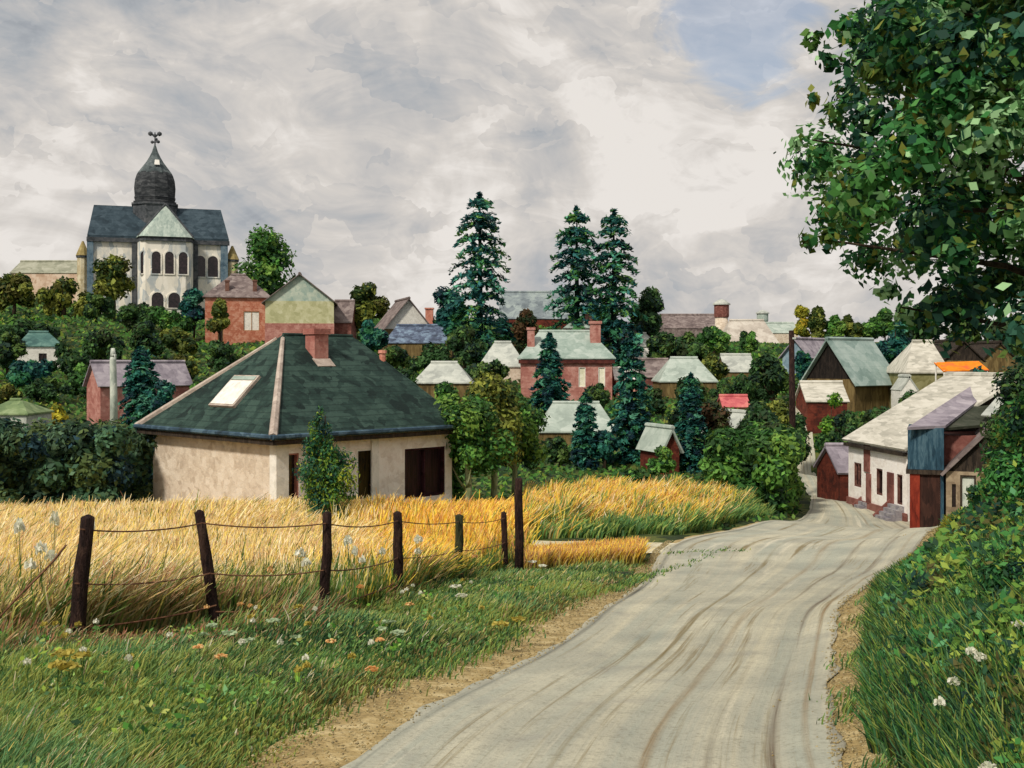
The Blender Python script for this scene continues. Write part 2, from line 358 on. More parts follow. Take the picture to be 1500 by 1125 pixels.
def ribbon(name, lf, rf, ys, off, mat, nx=40, rag=.06, seed=1):
    r = np.random.default_rng(seed); ny = len(ys)
    u = np.linspace(0, 1, nx)
    def smo(f):
        o = np.linspace(-1.6, 1.6, 13)[:, None] * np.clip(ys / 8, .5, 2)[None]; k = np.cos(np.linspace(-1.3, 1.3, 13)); return (f(ys[None] + o) * k[:, None]).sum(0) / k.sum()
    L = smo(lf); Rt = smo(rf)
    def ragv(): 
        a = r.normal(0, 1, ny); k = np.exp(-np.linspace(-2, 2, 9) ** 2); return np.convolve(a, k / k.sum(), 'same') * rag * 1.6
    X = L[:, None] + (Rt - L)[:, None] * u[None]; Y = np.repeat(ys[:, None], nx, 1)
    X[:, 0] += ragv(); X[:, -1] += ragv()
    crown = .05 * (1 - (2 * u - 1) ** 2)[None]
    ruts = -.022 * (np.exp(-((u - .3) / .05) ** 2) + np.exp(-((u - .62) / .05) ** 2) + np.exp(-((u - .86) / .04) ** 2))[None]
    Z = GZ(X, Y) + off + (crown + ruts if name == 'road' else 0)
    V = np.stack([X, Y, Z], -1).reshape(-1, 3)
    i = np.arange(ny - 1)[:, None] * nx + np.arange(nx - 1)[None, :]
    Fc = np.stack([i, i + 1, i + nx + 1, i + nx], -1).reshape(-1, 4)
    me = npmesh(name, V, Fc); uv = me.uv_layers.new(name='UVMap')
    U = np.stack([np.repeat(u[None], ny, 0), np.repeat(ys[:, None] / 4, nx, 1)], -1).reshape(-1, 2)
    uv.data.foreach_set('uv', U[Fc.ravel()].astype(np.float32).ravel())
    me.polygons.foreach_set('use_smooth', [True] * len(me.polygons))
    return tag(nobj(name, me, mat), kind='structure')
def roadmat():
    m = bpy.data.materials.new('worn_road'); m.use_nodes = True; t = NT(m.node_tree); p = t.n['Principled BSDF']
    p.inputs['Roughness'].default_value = .8; p.inputs['Specular IOR Level'].default_value = .2
    tc = t.new('ShaderNodeTexCoord'); UV = tc.outputs['UV']; O = tc.outputs['Object']
    w = t.noise(O, .16, 2, .4); wv = t.new('ShaderNodeVectorMath', operation='MULTIPLY_ADD'); t.link(w.outputs['Color'], wv.inputs[0]); wv.inputs[1].default_value = (.012, .0, 0); t.link(UV, wv.inputs[2])
    st = t.noise(t.mapping(wv.outputs[0], (7, .22, 1)), 1.0, 6, .65)
    st2 = t.noise(t.mapping(wv.outputs[0], (22, .5, 1), loc=(5, 3, 0)), 1.0, 5, .7)
    st3 = t.noise(t.mapping(wv.outputs[0], (14, .5, 1), loc=(9, 1, 0)), 1.0, 4, .6)
    pa = t.noise(O, .7, 5, .6); gr = t.noise(O, 28, 5, .7)
    base = t.ramp(pa.outputs[0], [(.34, rgba('a09e90')), (.5, rgba('b9b5a2')), (.66, rgba('cfcab4'))])
    cool = t.ramp(st.outputs[0], [(.38, rgba('93a099')), (.5, rgba('a9a99b')), (.62, rgba('d3cbb0'))])
    c = t.mix(.42, base, cool)
    c = t.mix(t.ramp(st2.outputs[0], [(.56, (0, 0, 0, 1)), (.68, (.85, .85, .85, 1))]), c, rgba('7d6c45'))
    c = t.mix(t.ramp(st3.outputs[0], [(.60, (0, 0, 0, 1)), (.70, (.7, .7, .7, 1))]), c, rgba('dcd5c0'))
    # oil-dark worn ruts towards the right-hand side
    sx = t.new('ShaderNodeSeparateXYZ'); t.link(wv.outputs[0], sx.inputs[0])
    for u0, wd, s_, cc in ((.42, .012, .7, '7a6a3e'), (.60, .018, .8, '86683a'), (.73, .013, .8, '5d4c34'), (.86, .018, .9, '57422f'), (.93, .012, .7, '8a6d45'), (.995, .02, .8, '4b3c2c'), (.03, .02, .8, '3c4346')):
        dd = t.math('ABSOLUTE', t.math('SUBTRACT', sx.outputs[0], u0 + .01))
        k = t.math('SUBTRACT', 1, t.math('DIVIDE', dd, wd), True)
        k = t.math('MULTIPLY', k, t.math('MULTIPLY', t.math('SUBTRACT', st2.outputs[0], .36, True), 4 * s_, True), True)
        c = t.mix(k, c, rgba(cc))
    c = t.mix(t.math('MULTIPLY', t.math('SUBTRACT', gr.outputs[0], .50, True), 2.2, True), c, rgba('75705f'))
    g2 = t.noise(O, 7, 6, .75); c = t.mix(t.math('MULTIPLY', t.math('SUBTRACT', g2.outputs[0], .52, True), 2.4, True), c, rgba('858374'))
    g3 = t.noise(O, 1.6, 6, .7, .4); c = t.mix(t.math('MULTIPLY', t.math('SUBTRACT', g3.outputs[0], .56, True), 3.2, True), c, rgba('918e86'))
    t.link(c, p.inputs['Base Color'])
    b = t.new('ShaderNodeBump'); b.inputs['Strength'].default_value = .45; b.inputs['Distance'].default_value = .03
    h = t.math('ADD', gr.outputs[0], st2.outputs[0]); t.link(h, b.inputs['Height']); t.link(b.outputs[0], p.inputs['Normal'])
    return m
SAND = paint('sandy_gravel', ['8a7650', 'ad9768', 'ccb98c'], 3.2, bump=.5, dab=.12)
ribbon('road_verge', vl, vr, np.arange(-6, 37, .12), .010, SAND, 30, .05, 3)
ribbon('road', rl, rr, np.concatenate([np.arange(-6, 20, .1), np.arange(20, 95, .25)]), .024, roadmat(), 60, .03, 4)
def lane_strip():
    xs_ = np.arange(-6.8, 5.2, .15); yc = np.interp(xs_, LANE[:, 0], LANE[:, 1]); u = np.linspace(-1, 1, 12)
    X = np.repeat(xs_[:, None], 12, 1); Y = yc[:, None] + u[None] * 1.25 + .06 * np.sin(X * 4)
    V = np.stack([X, Y, GZ(X, Y) + .02], -1).reshape(-1, 3); nx = 12
    i = np.arange(len(xs_) - 1)[:, None] * nx + np.arange(nx - 1)[None, :]
    tag(nobj('side_lane', npmesh('side_lane', V, np.stack([i, i + nx, i + nx + 1, i + 1], -1).reshape(-1, 4)), paint('lane_dust', ['b3a888', 'c9c0a2', 'd9d2ba'], 1.2, bump=.5)), kind='structure')
lane_strip()

# ---------------------------------------------------------------- foliage
def pal(*c, k=1.0): return np.array([lin(x) for x in c]) * k
P_DARK = pal('1a301c', '223a20', '2b4726', '38552b', '142720', '455a2a', '242e18', k=1.9)
P_TEAL = pal('0c2e30', '123c3a', '1a4a44', '22564a', '0d2530', '2a5a3a', '3f6f5a', k=1.9)
P_MID = pal('24421f', '2f5526', '3f6a2c', '527a35', '1d3820', '5d7a34', '34502a', k=1.7)
P_OLIVE = pal('3c4a1c', '55602a', '6c7430', '2d421f', '7d8238', '4a4a20', '26381c', k=1.5)
P_BRIGHT = pal('3a6a22', '4d8229', '6a9434', '2b5222', '8aa23e', '355a24', '1f4522', k=1.25)
P_YEL = pal('8f8f2c', 'a9a436', 'c6bc3e', '6e7a2a', 'b99f2f')
P_BROWN = pal('3a2c1c', '4c3620', '2c2a18', '3d4422', '56402a', '22301c', k=1.3)
P_SPR = pal('0f3338', '174246', '1f4f4a', '27583c', '3a6a3a', '567c3c', '12292c', '2b6060', '4c8a72', k=1.6)
P_BIG = pal('163a22', '1f4a28', '2a5c30', '356c38', '47783c', '4a5e28', '6a7030', '1a3c30', '6a9460', '285040', '8aae80', '4a6a30', k=1.45)
P_BANK = pal('163620', '204826', '2c5c2e', '3d7038', '24442e', '587832', '78883a', '4a4826', '143028', '30542a', '4a7a52', k=1.7)
P_HEDGE = pal('1b2c20', '24382a', '2c4634', '1a2f36', '35503a', '2a3a24', '3f5540', '3c4a28', k=2.3)

def dabs(C, size, P, N=None, lobe_tint=None, asp=.55, jit=.35, droop=0.0, r=rng):
    """leaf-shaped faces at C (n,3); N = outward direction each face tends to face"""
    m = len(C); size = np.broadcast_to(size, (m,)) * r.uniform(.6, 1.35, m)
    nn = r.normal(0, 1, (m, 3)); nn /= np.linalg.norm(nn, axis=1)[:, None]
    if N is not None: nn = nn * .75 + N
    nn /= np.linalg.norm(nn, axis=1)[:, None] + 1e-9
    a = r.normal(0, 1, (m, 3)); a[:, 2] -= droop * 2
    a -= nn * (a * nn).sum(1)[:, None]; a /= np.linalg.norm(a, axis=1)[:, None] + 1e-9
    b = np.cross(nn, a); sz = size[:, None]
    V = np.stack([C - a * sz, C + b * sz * asp - a * sz * .1, C + a * sz, C - b * sz * asp - a * sz * .1], 1)
    V[:, 1] -= nn * sz * .12; V[:, 3] -= nn * sz * .12
    ci = r.integers(0, len(P), m)
    if lobe_tint is not None: ci = np.where(r.random(m) < .6, lobe_tint, ci)
    cols = P[ci] * r.uniform(1 - jit, 1 + jit, (m, 1))
    return V.reshape(-1, 3), np.arange(m * 4).reshape(-1, 4), cols
def cluster(lobes, per, size, P, shell=.55, asp=.55, droop=0., r=rng, flat=1.0):
    """lobes (k,4) centre + radius"""
    lobes = np.asarray(lobes); k = len(lobes); cnt = np.maximum(6, (per * (lobes[:, 3] / lobes[:, 3].mean()) ** 2)).astype(int)
    idx = np.repeat(np.arange(k), cnt); m = len(idx)
    dr = r.normal(0, 1, (m, 3)); dr /= np.linalg.norm(dr, axis=1)[:, None]
    rad = lobes[idx, 3] * (shell + (1 - shell) * r.random(m)) * r.uniform(.85, 1.12, m)
    C = lobes[idx, :3] + dr * rad[:, None] * np.array([1, 1, flat])
    lt = r.integers(0, len(P), k)[idx]
    return dabs(C, size, P, dr + np.array([0, 0, .25]), lt, asp, droop=droop, r=r)
def put_leaves(name, data, parent=None):
    V, Fc, c = data; o = nobj(name, npmesh(name, V, Fc, c), LEAF, parent); return o
def join(*ds):
    V = []; Fs = []; C = []; b = 0
    for v, f, c in ds: V.append(v); Fs.append(f + b); C.append(c); b += len(v)
    return np.vstack(V), np.vstack(Fs), np.vstack(C)

def crown_lobes(w, h, z0, n, r, power=1.0, top=.5):
    """n lobes spread inside an uneven egg of width w, height h starting at z0"""
    L = []
    for i in range(n):
        t = (i + .5) / n; z = z0 + h * (.12 + .78 * r.random())
        f = (z - z0) / h; env = math.sin(math.pi * min(1, max(.08, f ** .8))) ** .6 * (1 if f < .5 else (1 - (f - .5) * top))
        a = r.random() * 6.283; q = (r.random() ** .5) * .78 * env * w / 2
        L.append((q * math.cos(a), q * math.sin(a), z, (w + h) * .5 * r.uniform(.13, .21)))
    return L
def tree(label, px, top, base, w, d, P=P_DARK, name='tree', cat='tree', group=None, n=14, per=None, trunk=True, bark=None, size=None, z0f=.18, seed=None):
    r = np.random.default_rng(seed if seed is not None else int(px * 13 + top * 7 + d)); 
    x = (px - 750) / F * d; g = gz(x, d); b = g
    zt = (HY - top) / F * d; h = zt - b; ww = w / F * d
    if h < .5: h = .5
    s = size or max(.06, .0023 * d); m = int(per or 3600 * (ww * h) / (ww * h + 6) + 400)
    root = empty(name, (x, d, b)) if trunk else None
    cz = h * z0f if trunk else -.1; ch = h - cz - ww * .04
    L = crown_lobes(ww, ch, cz, n, r)
    data = cluster(L, m / n, s, P, .45, r=r)
    inner = cluster([(0, 0, cz + ch * .45, min(ww, ch) * .33)], m / 5, s * 1.3, P, .1, r=r)
    inner = (inner[0], inner[1], inner[2])
    data = join(data, inner)
    if trunk:
        put_leaves('crown', data, root)
        mb = MB(); tr = max(.06, ww * .035)
        mb.tube([(0, 0, -.4), (.02 * ww, 0, h * .25), (-.02 * ww, .02 * ww, h * .6), (0, 0, h * .86)], [tr * 1.3, tr, tr * .6, tr * .2], 7)
        for i in range(6):
            a = r.random() * 6.28; z = h * r.uniform(.2, .6); q = ww * r.uniform(.16, .28)
            mb.tube([(0, 0, z), (q * .5 * math.cos(a), q * .5 * math.sin(a), z + h * .08), (q * math.cos(a), q * math.sin(a), z + h * .2)], [tr * .5, tr * .3, tr * .1], 5)
        mb.build('trunk', bark or BARK, root, True)
        o = root
    else:
        o = put_leaves(name, data); o.location = (x, d, b)
    return tag(o, label, cat, group)

def spruce(label, px, top, base, w, d, P=P_SPR, group=None, tiers=17, cat='tree', bare=.06, dens=1.0, seed=None, shape=.8, name='spruce_tree'):
    r = np.random.default_rng(seed if seed is not None else int(px * 3 + top)); x = (px - 750) / F * d; b = gz(x, d)
    h = (HY - top) / F * d - b; ww = w / F * d; s = max(.06, .0030 * d)
    root = empty(name, (x, d, b)); Cs = []; Ns = []; T = []
    tb = MB(); tr = max(.07, ww * .045); tb.tube([(0, 0, -.4), (0, 0, h * .5), (0, 0, h)], [tr * 1.4, tr * .8, tr * .12], 8)
    for t in range(tiers):
        f = bare + (1 - bare) * (t + r.uniform(-.2, .2)) / tiers; f = min(.99, max(bare, f)); z = f * h
        reach = ww / 2 * min(1, ((1 - f) ** shape * 1.1 + .12)) ; nb = 7
        a0 = r.random() * 6.28
        for k in range(nb):
            a = a0 + k * 6.283 / nb + r.uniform(-.25, .25); L = reach * r.uniform(.72, 1.12)
            dv = np.array([math.cos(a), math.sin(a), 0]); mm = int((22 + 50 * L / (ww / 2)) * dens)
            q = r.random(mm) ** .8; wd = .20 * ww * (1 - q * .45) * .6
            side = np.array([-math.sin(a), math.cos(a), 0])
            dz = .10 * L * np.sin(q * 3.1) - .30 * L * q ** 1.3
            C = dv[None] * (q * L)[:, None] + side[None] * (r.normal(0, .55, mm) * wd)[:, None]
            C[:, 2] += z + dz + r.normal(0, .022 * h / tiers * 6, mm) - .0
            Cs.append(C); Ns.append(np.tile(np.array([0, 0, 1.]) + dv * .5, (mm, 1))); T.append(np.full(mm, r.integers(0, len(P))))
            tb.tube([(0, 0, z), tuple(dv * L * .85 + np.array([0, 0, z - .12 * L]))], [tr * .25, tr * .08], 4, False)
    C = np.vstack(Cs); topn = int(70 * dens); tc = np.stack([r.normal(0, .02 * ww, topn), r.normal(0, .02 * ww, topn), h * (1 - .06 * r.random(topn))], 1)
    C = np.vstack([C, tc]); N = np.vstack(Ns + [np.tile([0, 0, 1.], (topn, 1))]); T = np.concatenate(T + [np.full(topn, 0)])
    put_leaves('crown', dabs(C, s, P, N, T, .42, droop=.3, r=r), root)
    tb.build('trunk', BARKT, root, True)
    return tag(root, label, cat, group)

# ---------------------------------------------------------------- houses
def frame_axes(rz):
    return Vector((math.cos(rz), math.sin(rz), 0)), Vector((-math.sin(rz), math.cos(rz), 0))
def face_wall(mb, O, U, w, z0, z1, ops, depth=.14):
    """a wall face from O along U (unit, wall seen from the side where U runs to the right) with openings [(u0,u1,z0,z1)]; returns inward normal"""
    Nn = Vector((-U.y, U.x, 0))       # into the house
    us = sorted({0, w, *[o[0] for o in ops], *[o[1] for o in ops]}); zs = sorted({z0, z1, *[o[2] for o in ops], *[o[3] for o in ops]})
    def P(u, z, q=0): v = O + U * u + Nn * q; return (v.x, v.y, z)
    for i in range(len(us) - 1):
        for j in range(len(zs) - 1):
            um = (us[i] + us[i+1]) / 2; zm = (zs[j] + zs[j+1]) / 2
            if any(o[0] < um < o[1] and o[2] < zm < o[3] for o in ops): continue
            mb.add([P(us[i], zs[j]), P(us[i+1], zs[j]), P(us[i+1], zs[j+1]), P(us[i], zs[j+1])], [(0, 1, 2, 3)])
    for a, b, c, e in [o[:4] for o in ops]:
        mb.add([P(a, c), P(b, c), P(b, e), P(a, e), P(a, c, depth), P(b, c, depth), P(b, e, depth), P(a, e, depth)],
               [(0, 4, 5, 1), (1, 5, 6, 2), (2, 6, 7, 3), (3, 7, 4, 0)])
    return Nn
def window_part(root, O, U, op, depth, kind, fr=WHITE, name=None):
    a, b, c, e = op[:4]; Nn = Vector((-U.y, U.x, 0)); W = b - a; H = e - c; t = min(.07, W * .12)
    def bx(mb, u0, u1, z0, z1, q0, q1):
        p = [O + U * u + Nn * q for u, q in ((u0, q0), (u1, q0), (u1, q1), (u0, q1))]
        mb.add([(v.x, v.y, z0) for v in p] + [(v.x, v.y, z1) for v in p], [(0, 3, 2, 1), (4, 5, 6, 7), (0, 1, 5, 4), (1, 2, 6, 5), (2, 3, 7, 6), (3, 0, 4, 7)])
    m = MB()
    for u0, u1, z0, z1 in ((a, a + t, c, e), (b - t, b, c, e), (a + t, b - t, c, c + t), (a + t, b - t, e - t, e)): bx(m, u0, u1, z0, z1, .03, depth + .02)
    if kind == 'win' and W > .7: bx(m, (a + b) / 2 - t / 2, (a + b) / 2 + t / 2, c + t, e - t, .04, depth)
    if kind == 'door':
        f = m.build('door_frame', fr, root); g = MB(); bx(g, a + t, b - t, c, e - t, depth - .04, depth + .03)
        dd = g.build('door', name or DARKW, root); k = MB(); bx(k, b - t - .16, b - t - .10, c + 1.0, c + 1.06, depth - .10, depth - .04); k.build('handle', WIRE, dd); return
    f = m.build('window', fr, root); g = MB(); bx(g, a + t * .5, b - t * .5, c + t * .5, e - t * .5, depth - .02, depth + .03)
    g.build('pane', (GLASS if name is None else name), f)

def house(name, label, c, rz, L, D, H, Rr, wall, roof, hip=0, ov=.25, wins=(), chim=(), gab=None, zb=None, cat='house', chm=None, plinth=None, group=None, th=.1, frame=None, pane=None):
    """c = ground centre (x,y); ridge along local x; L length, D depth, H eave height, Rr roof rise.
    wins: (face, u0, u1, z0, z1, kind) in metres, faces f(ront) r(ight) b(ack) l(eft)"""
    z = gz(*c) if zb is None else zb
    root = empty(name, (c[0], c[1], z), rz); tag(root, label, cat, group)
    a, b = L / 2, D / 2; mb = MB(); faces = {'f': (Vector((-a, -b, 0)), Vector((1, 0, 0)), L), 'r': (Vector((a, -b, 0)), Vector((0, 1, 0)), D),
                                          'b': (Vector((a, b, 0)), Vector((-1, 0, 0)), L), 'l': (Vector((-a, b, 0)), Vector((0, -1, 0)), D)}
    for k, (O, U, w) in faces.items():
        ops = [tuple(q[1:5]) for q in wins if q[0] == k]; face_wall(mb, O, U, w, -1.5, H, ops)
        for q in wins:
            if q[0] == k: window_part(root, O, U, q[1:5], .14, q[5], frame or WHITE, q[6] if len(q) > 6 else pane)
    gm = MB() if gab else mb
    if not hip:
        for s in (-1, 1):
            if gab: gm = MB()
            gm.add([(s * a, -b, H), (s * a, b, H), (s * a, 0, H + Rr)], [(0, 1, 2) if s > 0 else (2, 1, 0)])
            if gab: gm.build('gable', gab, root)
    mb.build('wall', wall, root)
    if plinth:
        q = MB(); e = .04; q.box(-a - e, -b - e, -1.5, a + e, b + e, plinth[0]); q.build("plinth", plinth[1], root)
    rm = MB(); sl = Rr / b; oz = ov * sl
    if not hip:
        for s in (-1, 1):
            rm.slab([(-a - ov, s * (b + ov), H - oz + th), (a + ov, s * (b + ov), H - oz + th), (a + ov, 0, H + Rr + th), (-a - ov, 0, H + Rr + th)], th)
        rf = rm.build('roof', roof, root)
    else:
        hl, hr = hip if isinstance(hip, tuple) else (hip, hip); A, B = a + ov, b + ov
        vs = [(-A, -B, H), (A, -B, H), (A, B, H), (-A, B, H), (-A, -B, H + th), (A, -B, H + th), (A, B, H + th), (-A, B, H + th), (-a + hl, 0, H + Rr + th), (a - hr, 0, H + Rr + th)]
        rm.add(vs, [(3, 2, 1, 0), (0, 1, 5, 4), (1, 2, 6, 5), (2, 3, 7, 6), (3, 0, 4, 7), (4, 5, 9, 8), (5, 6, 9), (6, 7, 8, 9), (7, 4, 8)])
        rf = rm.build('roof', roof, root)
    cap = MB(); xa = (a + ov) if not hip else 0
    cap.tube([((-a - ov) if not hip else (-a + hl), 0, H + Rr + th), ((a + ov) if not hip else (a - hr), 0, H + Rr + th)], [.07 + .001 * c[1]] * 2, 6)
    cap.build('ridge_cap', roof, rf)
    for (cx, cy, cw, ch) in chim:
        q = MB(); zc = H + Rr * (1 - abs(cy) / b) - .4; q.box(cx - cw / 2, cy - cw / 2, zc, cx + cw / 2, cy + cw / 2, zc + .4 + ch)
        q.box(cx - cw * .62, cy - cw * .62, zc + .4 + ch * .86, cx + cw * .62, cy + cw * .62, zc + .4 + ch)
        q.build('chimney', chm or BRICKP, rf)
    return root
def fit(name, label, x0, x1, ridge, eave, base, d, D, wall, roof, wins=(), **kw):
    """house whose long side faces the road viewer, sized from its outline in the photo at front distance d"""
    rz = kw.pop('rz', 0); L = (x1 - x0) / F * d; zb = (HY - base) / F * d; H = (base - eave) / F * d
    zr = (HY - ridge) / F * (d + D / 2); Rr = max(.4, zr - zb - H)
    ww = [(w[0], L * w[1], L * w[2], H * w[3], H * w[4], *w[5:]) for w in wins]
    cc = kw.pop('chim', ()); cc = [(q[0] * L / 2, q[1] * D / 2, q[2], q[3]) for q in cc]
    ov = kw.pop('ov', .15); x = ((x0 + x1) / 2 - 750) / F * d
    return house(name, label, (x, d + D / 2), rz, L - 2 * ov, D, H, Rr, wall, roof, zb=zb, wins=ww, chim=cc, ov=ov, **kw)
def gfit(name, label, x0, x1, apex, eave, base, d, Ln, wall, roof, wins=(), rz=0, **kw):
    """house whose gable faces the viewer"""
    D = (x1 - x0) / F * d; ov = kw.pop('ov', .2); zb = (HY - base) / F * d; H = (base - eave) / F * d; Rr = (eave - apex) / F * d
    x = ((x0 + x1) / 2 - 750) / F * d; Dw = D - 2 * ov
    ww = [(w[0], Dw * w[1], Dw * w[2], H * w[3], H * w[4], *w[5:]) for w in wins]
    th = R(90) + rz; c = (x + math.cos(th) * Ln / 2, d + math.sin(th) * Ln / 2)
    # local -x end faces the viewer: face 'l'
    return house(name, label, c, th, Ln, Dw, H, Rr, wall, roof, zb=zb, wins=ww, ov=ov, **kw)

#==HOUSES==
# cottage behind the field: hipped roof, two walls seen from the corner
def cottage():
    C = Vector((-7.44, 34.0, 0)); ze = -2.45; u = Vector((.69, .725, 0)).normalized(); v = Vector((-.725, .69, 0))
    LU, LV = 8.45, 8.7; zb = -5.25; ins = .42
    rz = math.atan2(u.y, u.x); root = empty('cottage', (C.x, C.y, zb), rz)
    tag(root, 'cream cottage with a dark green hipped roof standing in the golden grass behind the fence', 'house')
    H = ze - zb; mb = MB(); lf = LU - 2 * ins; lv = LV - 2 * ins
    O = Vector((ins, ins, 0)); U = Vector((1, 0, 0)); 
    def upos(px):   # where the line of sight at photo x meets the front wall plane
        k = (px - 750) / F; P0 = C + u * ins + v * ins
        return (k * P0.y - P0.x) / (u.x - k * u.y)
    zp = lambda py, px: (HY - py) / F * (C + u * (ins + upos(px)) + v * ins).y - zb
    ops = [(upos(421), upos(438), max(.1, zp(740, 430)), zp(664, 430)), (upos(523), upos(553), 0.0, zp(657, 540)), (upos(593), upos(652), zp(728, 620), zp(656, 620))]
    mf = MB(); face_wall(mf, O, U, lf, -1, H, ops, .22); fw = mf.build('wall', PLAS_LIT, root); tag(fw, 'pinkish white front wall with stronger light in its colour')
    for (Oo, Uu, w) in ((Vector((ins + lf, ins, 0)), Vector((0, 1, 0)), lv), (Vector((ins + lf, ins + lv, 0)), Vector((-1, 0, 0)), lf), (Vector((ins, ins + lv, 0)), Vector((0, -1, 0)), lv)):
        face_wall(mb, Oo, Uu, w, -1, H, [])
    tag(mb.build('wall', PLAS, root), 'tan rendered side wall with weaker light in its colour')  # duller tone than the front wall paints in the less lit side
    window_part(root, O, U, ops[0], .2, 'win', BRICKP)
    window_part(root, O, U, ops[1], .2, 'door', WHITE, paint('olive_door', ['17130c', '3a3012', '4a3c18'], 2, (3, 3, .4)))
    window_part(root, O, U, ops[2], .2, 'win', paint('maroon_frame', ['241114', '341a20', '452730'], 2), paint('maroon_curtain', ['171013', '27171f', '3a222c'], 1.6, (5, 5, .4), rough=.3))
    q = MB(); q.box(ins - .05, ins - .06, -1, ins + .42, ins - .003, H); q.box(ins - .06, ins - .003, -1, ins - .003, ins + .3, H); q.build('pilaster', WHITE, root)
    q = MB(); q.box(ops[1][1] + .12, ins - .08, -1, ops[1][1] + .42, ins - .003, H - .1); q.box(ops[1][0] - .5, ins - .08, -1, ops[1][0] - .12, ins - .003, H - .1); q.build('door_surround', WHITE, root)
    # roof
    zr = 3.43; a0, a1, vm = 3.37, 6.5, LV / 2
    def rect(z, e=0): return [(-e, -e, z), (LU + e, -e, z), (LU + e, LV + e, z), (-e, LV + e, z)]
    rm = MB(); P = rect(H) + rect(H + .1) + [(a0, vm, H + zr), (a1, vm, H + zr)]
    rm.add(P, [(3, 2, 1, 0), (0, 1, 5, 4), (1, 2, 6, 5), (2, 3, 7, 6), (3, 0, 4, 7), (4, 5, 9, 8), (5, 6, 9), (6, 7, 8, 9), (7, 4, 8)])
    rf = rm.build('roof', ROOFG, root)
    for A, B, nm, r_ in (((0, 0, H + .1), (a0, vm, H + zr), 'hip_cap', .15), ((0, LV, H + .1), (a0, vm, H + zr), 'hip_cap', .13), ((LU, 0, H + .1), (a1, vm, H + zr), 'hip_cap', .05)):
        q = MB(); q.tube([A, tuple((Vector(A) + Vector(B)) / 2), tuple(Vector(B) + (Vector(A) - Vector(B)) * .04)], [r_, r_ * .8, r_ * .5], 7); q.build(nm, HIPCAP if r_ > .1 else ROOFG, rf)
    q = MB(); q.tube([(a0, vm, H + zr), (a1, vm, H + zr)], [.07, .07], 6); q.build('ridge_cap', ROOFG, rf)
    for A, B in (((-.06, -.06, H + .1), (LU, -.06, H + .1)), ((-.06, -.06, H + .1), (-.06, LV, H + .1))):
        q = MB(); q.tube([A, B], [.085, .085], 7); q.build('gutter', GUTTER, rf)
    for Q in (((.0, .0, H - .16), (LU, .06, H - .01)), ((.0, .06, H - .16), (.06, LV, H - .01))):
        q = MB(); q.box(*Q[0], *Q[1]); q.build('fascia', DARKW, rf)
    # skylight on the left-hand slope (plane x = a0 * (z-H)/zr)
    def on_left(vv, t): return Vector((a0 * t, vv, H + .1 + (zr - .1) * t))
    nrm = Vector((-zr, 0, a0)).normalized()
    def quad(v0, v1, t0, t1, off): return [tuple(on_left(v_, t_) + nrm * off) for v_, t_ in ((v0, t0), (v1, t0), (v1, t1), (v0, t1))]
    q = MB(); q.slab(quad(3.42, 5.0, .235, .545, .10), .12); sk = q.build('skylight', HIPCAP, rf)
    q = MB(); q.slab(quad(3.5, 4.92, .25, .485, .125), .03); q.build('pane', WHITE, sk)
    q = MB(); q.slab(quad(3.5, 4.92, .495, .53, .125), .03); tag(q.build('pane', SAGE, sk), 'narrow green upper pane')
    # brick chimney standing on the front slope
    q = MB(); cx, cy = 4.2, 3.45; zc = H + zr * cy / vm
    q.box(cx - .30, cy - .28, zc - .5, cx + .30, cy + .28, zc + .72); q.box(cx - .36, cy - .34, zc + .72, cx + .36, cy + .34, zc + .92); ch = q.build('chimney', BRICKP, rf)
    q = MB(); q.slab([(cx - .38, cy - .62, zc - .42), (cx + .38, cy - .62, zc - .42), (cx + .38, cy - .26, zc - .14), (cx - .38, cy - .26, zc - .14)], .04); q.build('flashing', HIPCAP, ch)
    q = MB(); cx, cy = 7.05, 3.2; zc = H + zr * cy / vm - .25
    q.tube([(cx, cy, zc - .5), (cx, cy, zc + .55)], [.15, .12], 8); q.tube([(cx, cy, zc + .5), (cx, cy, zc + .62)], [.17, .15], 8); q.build('vent_pipe', SALMON, rf)
    return root
cottage()

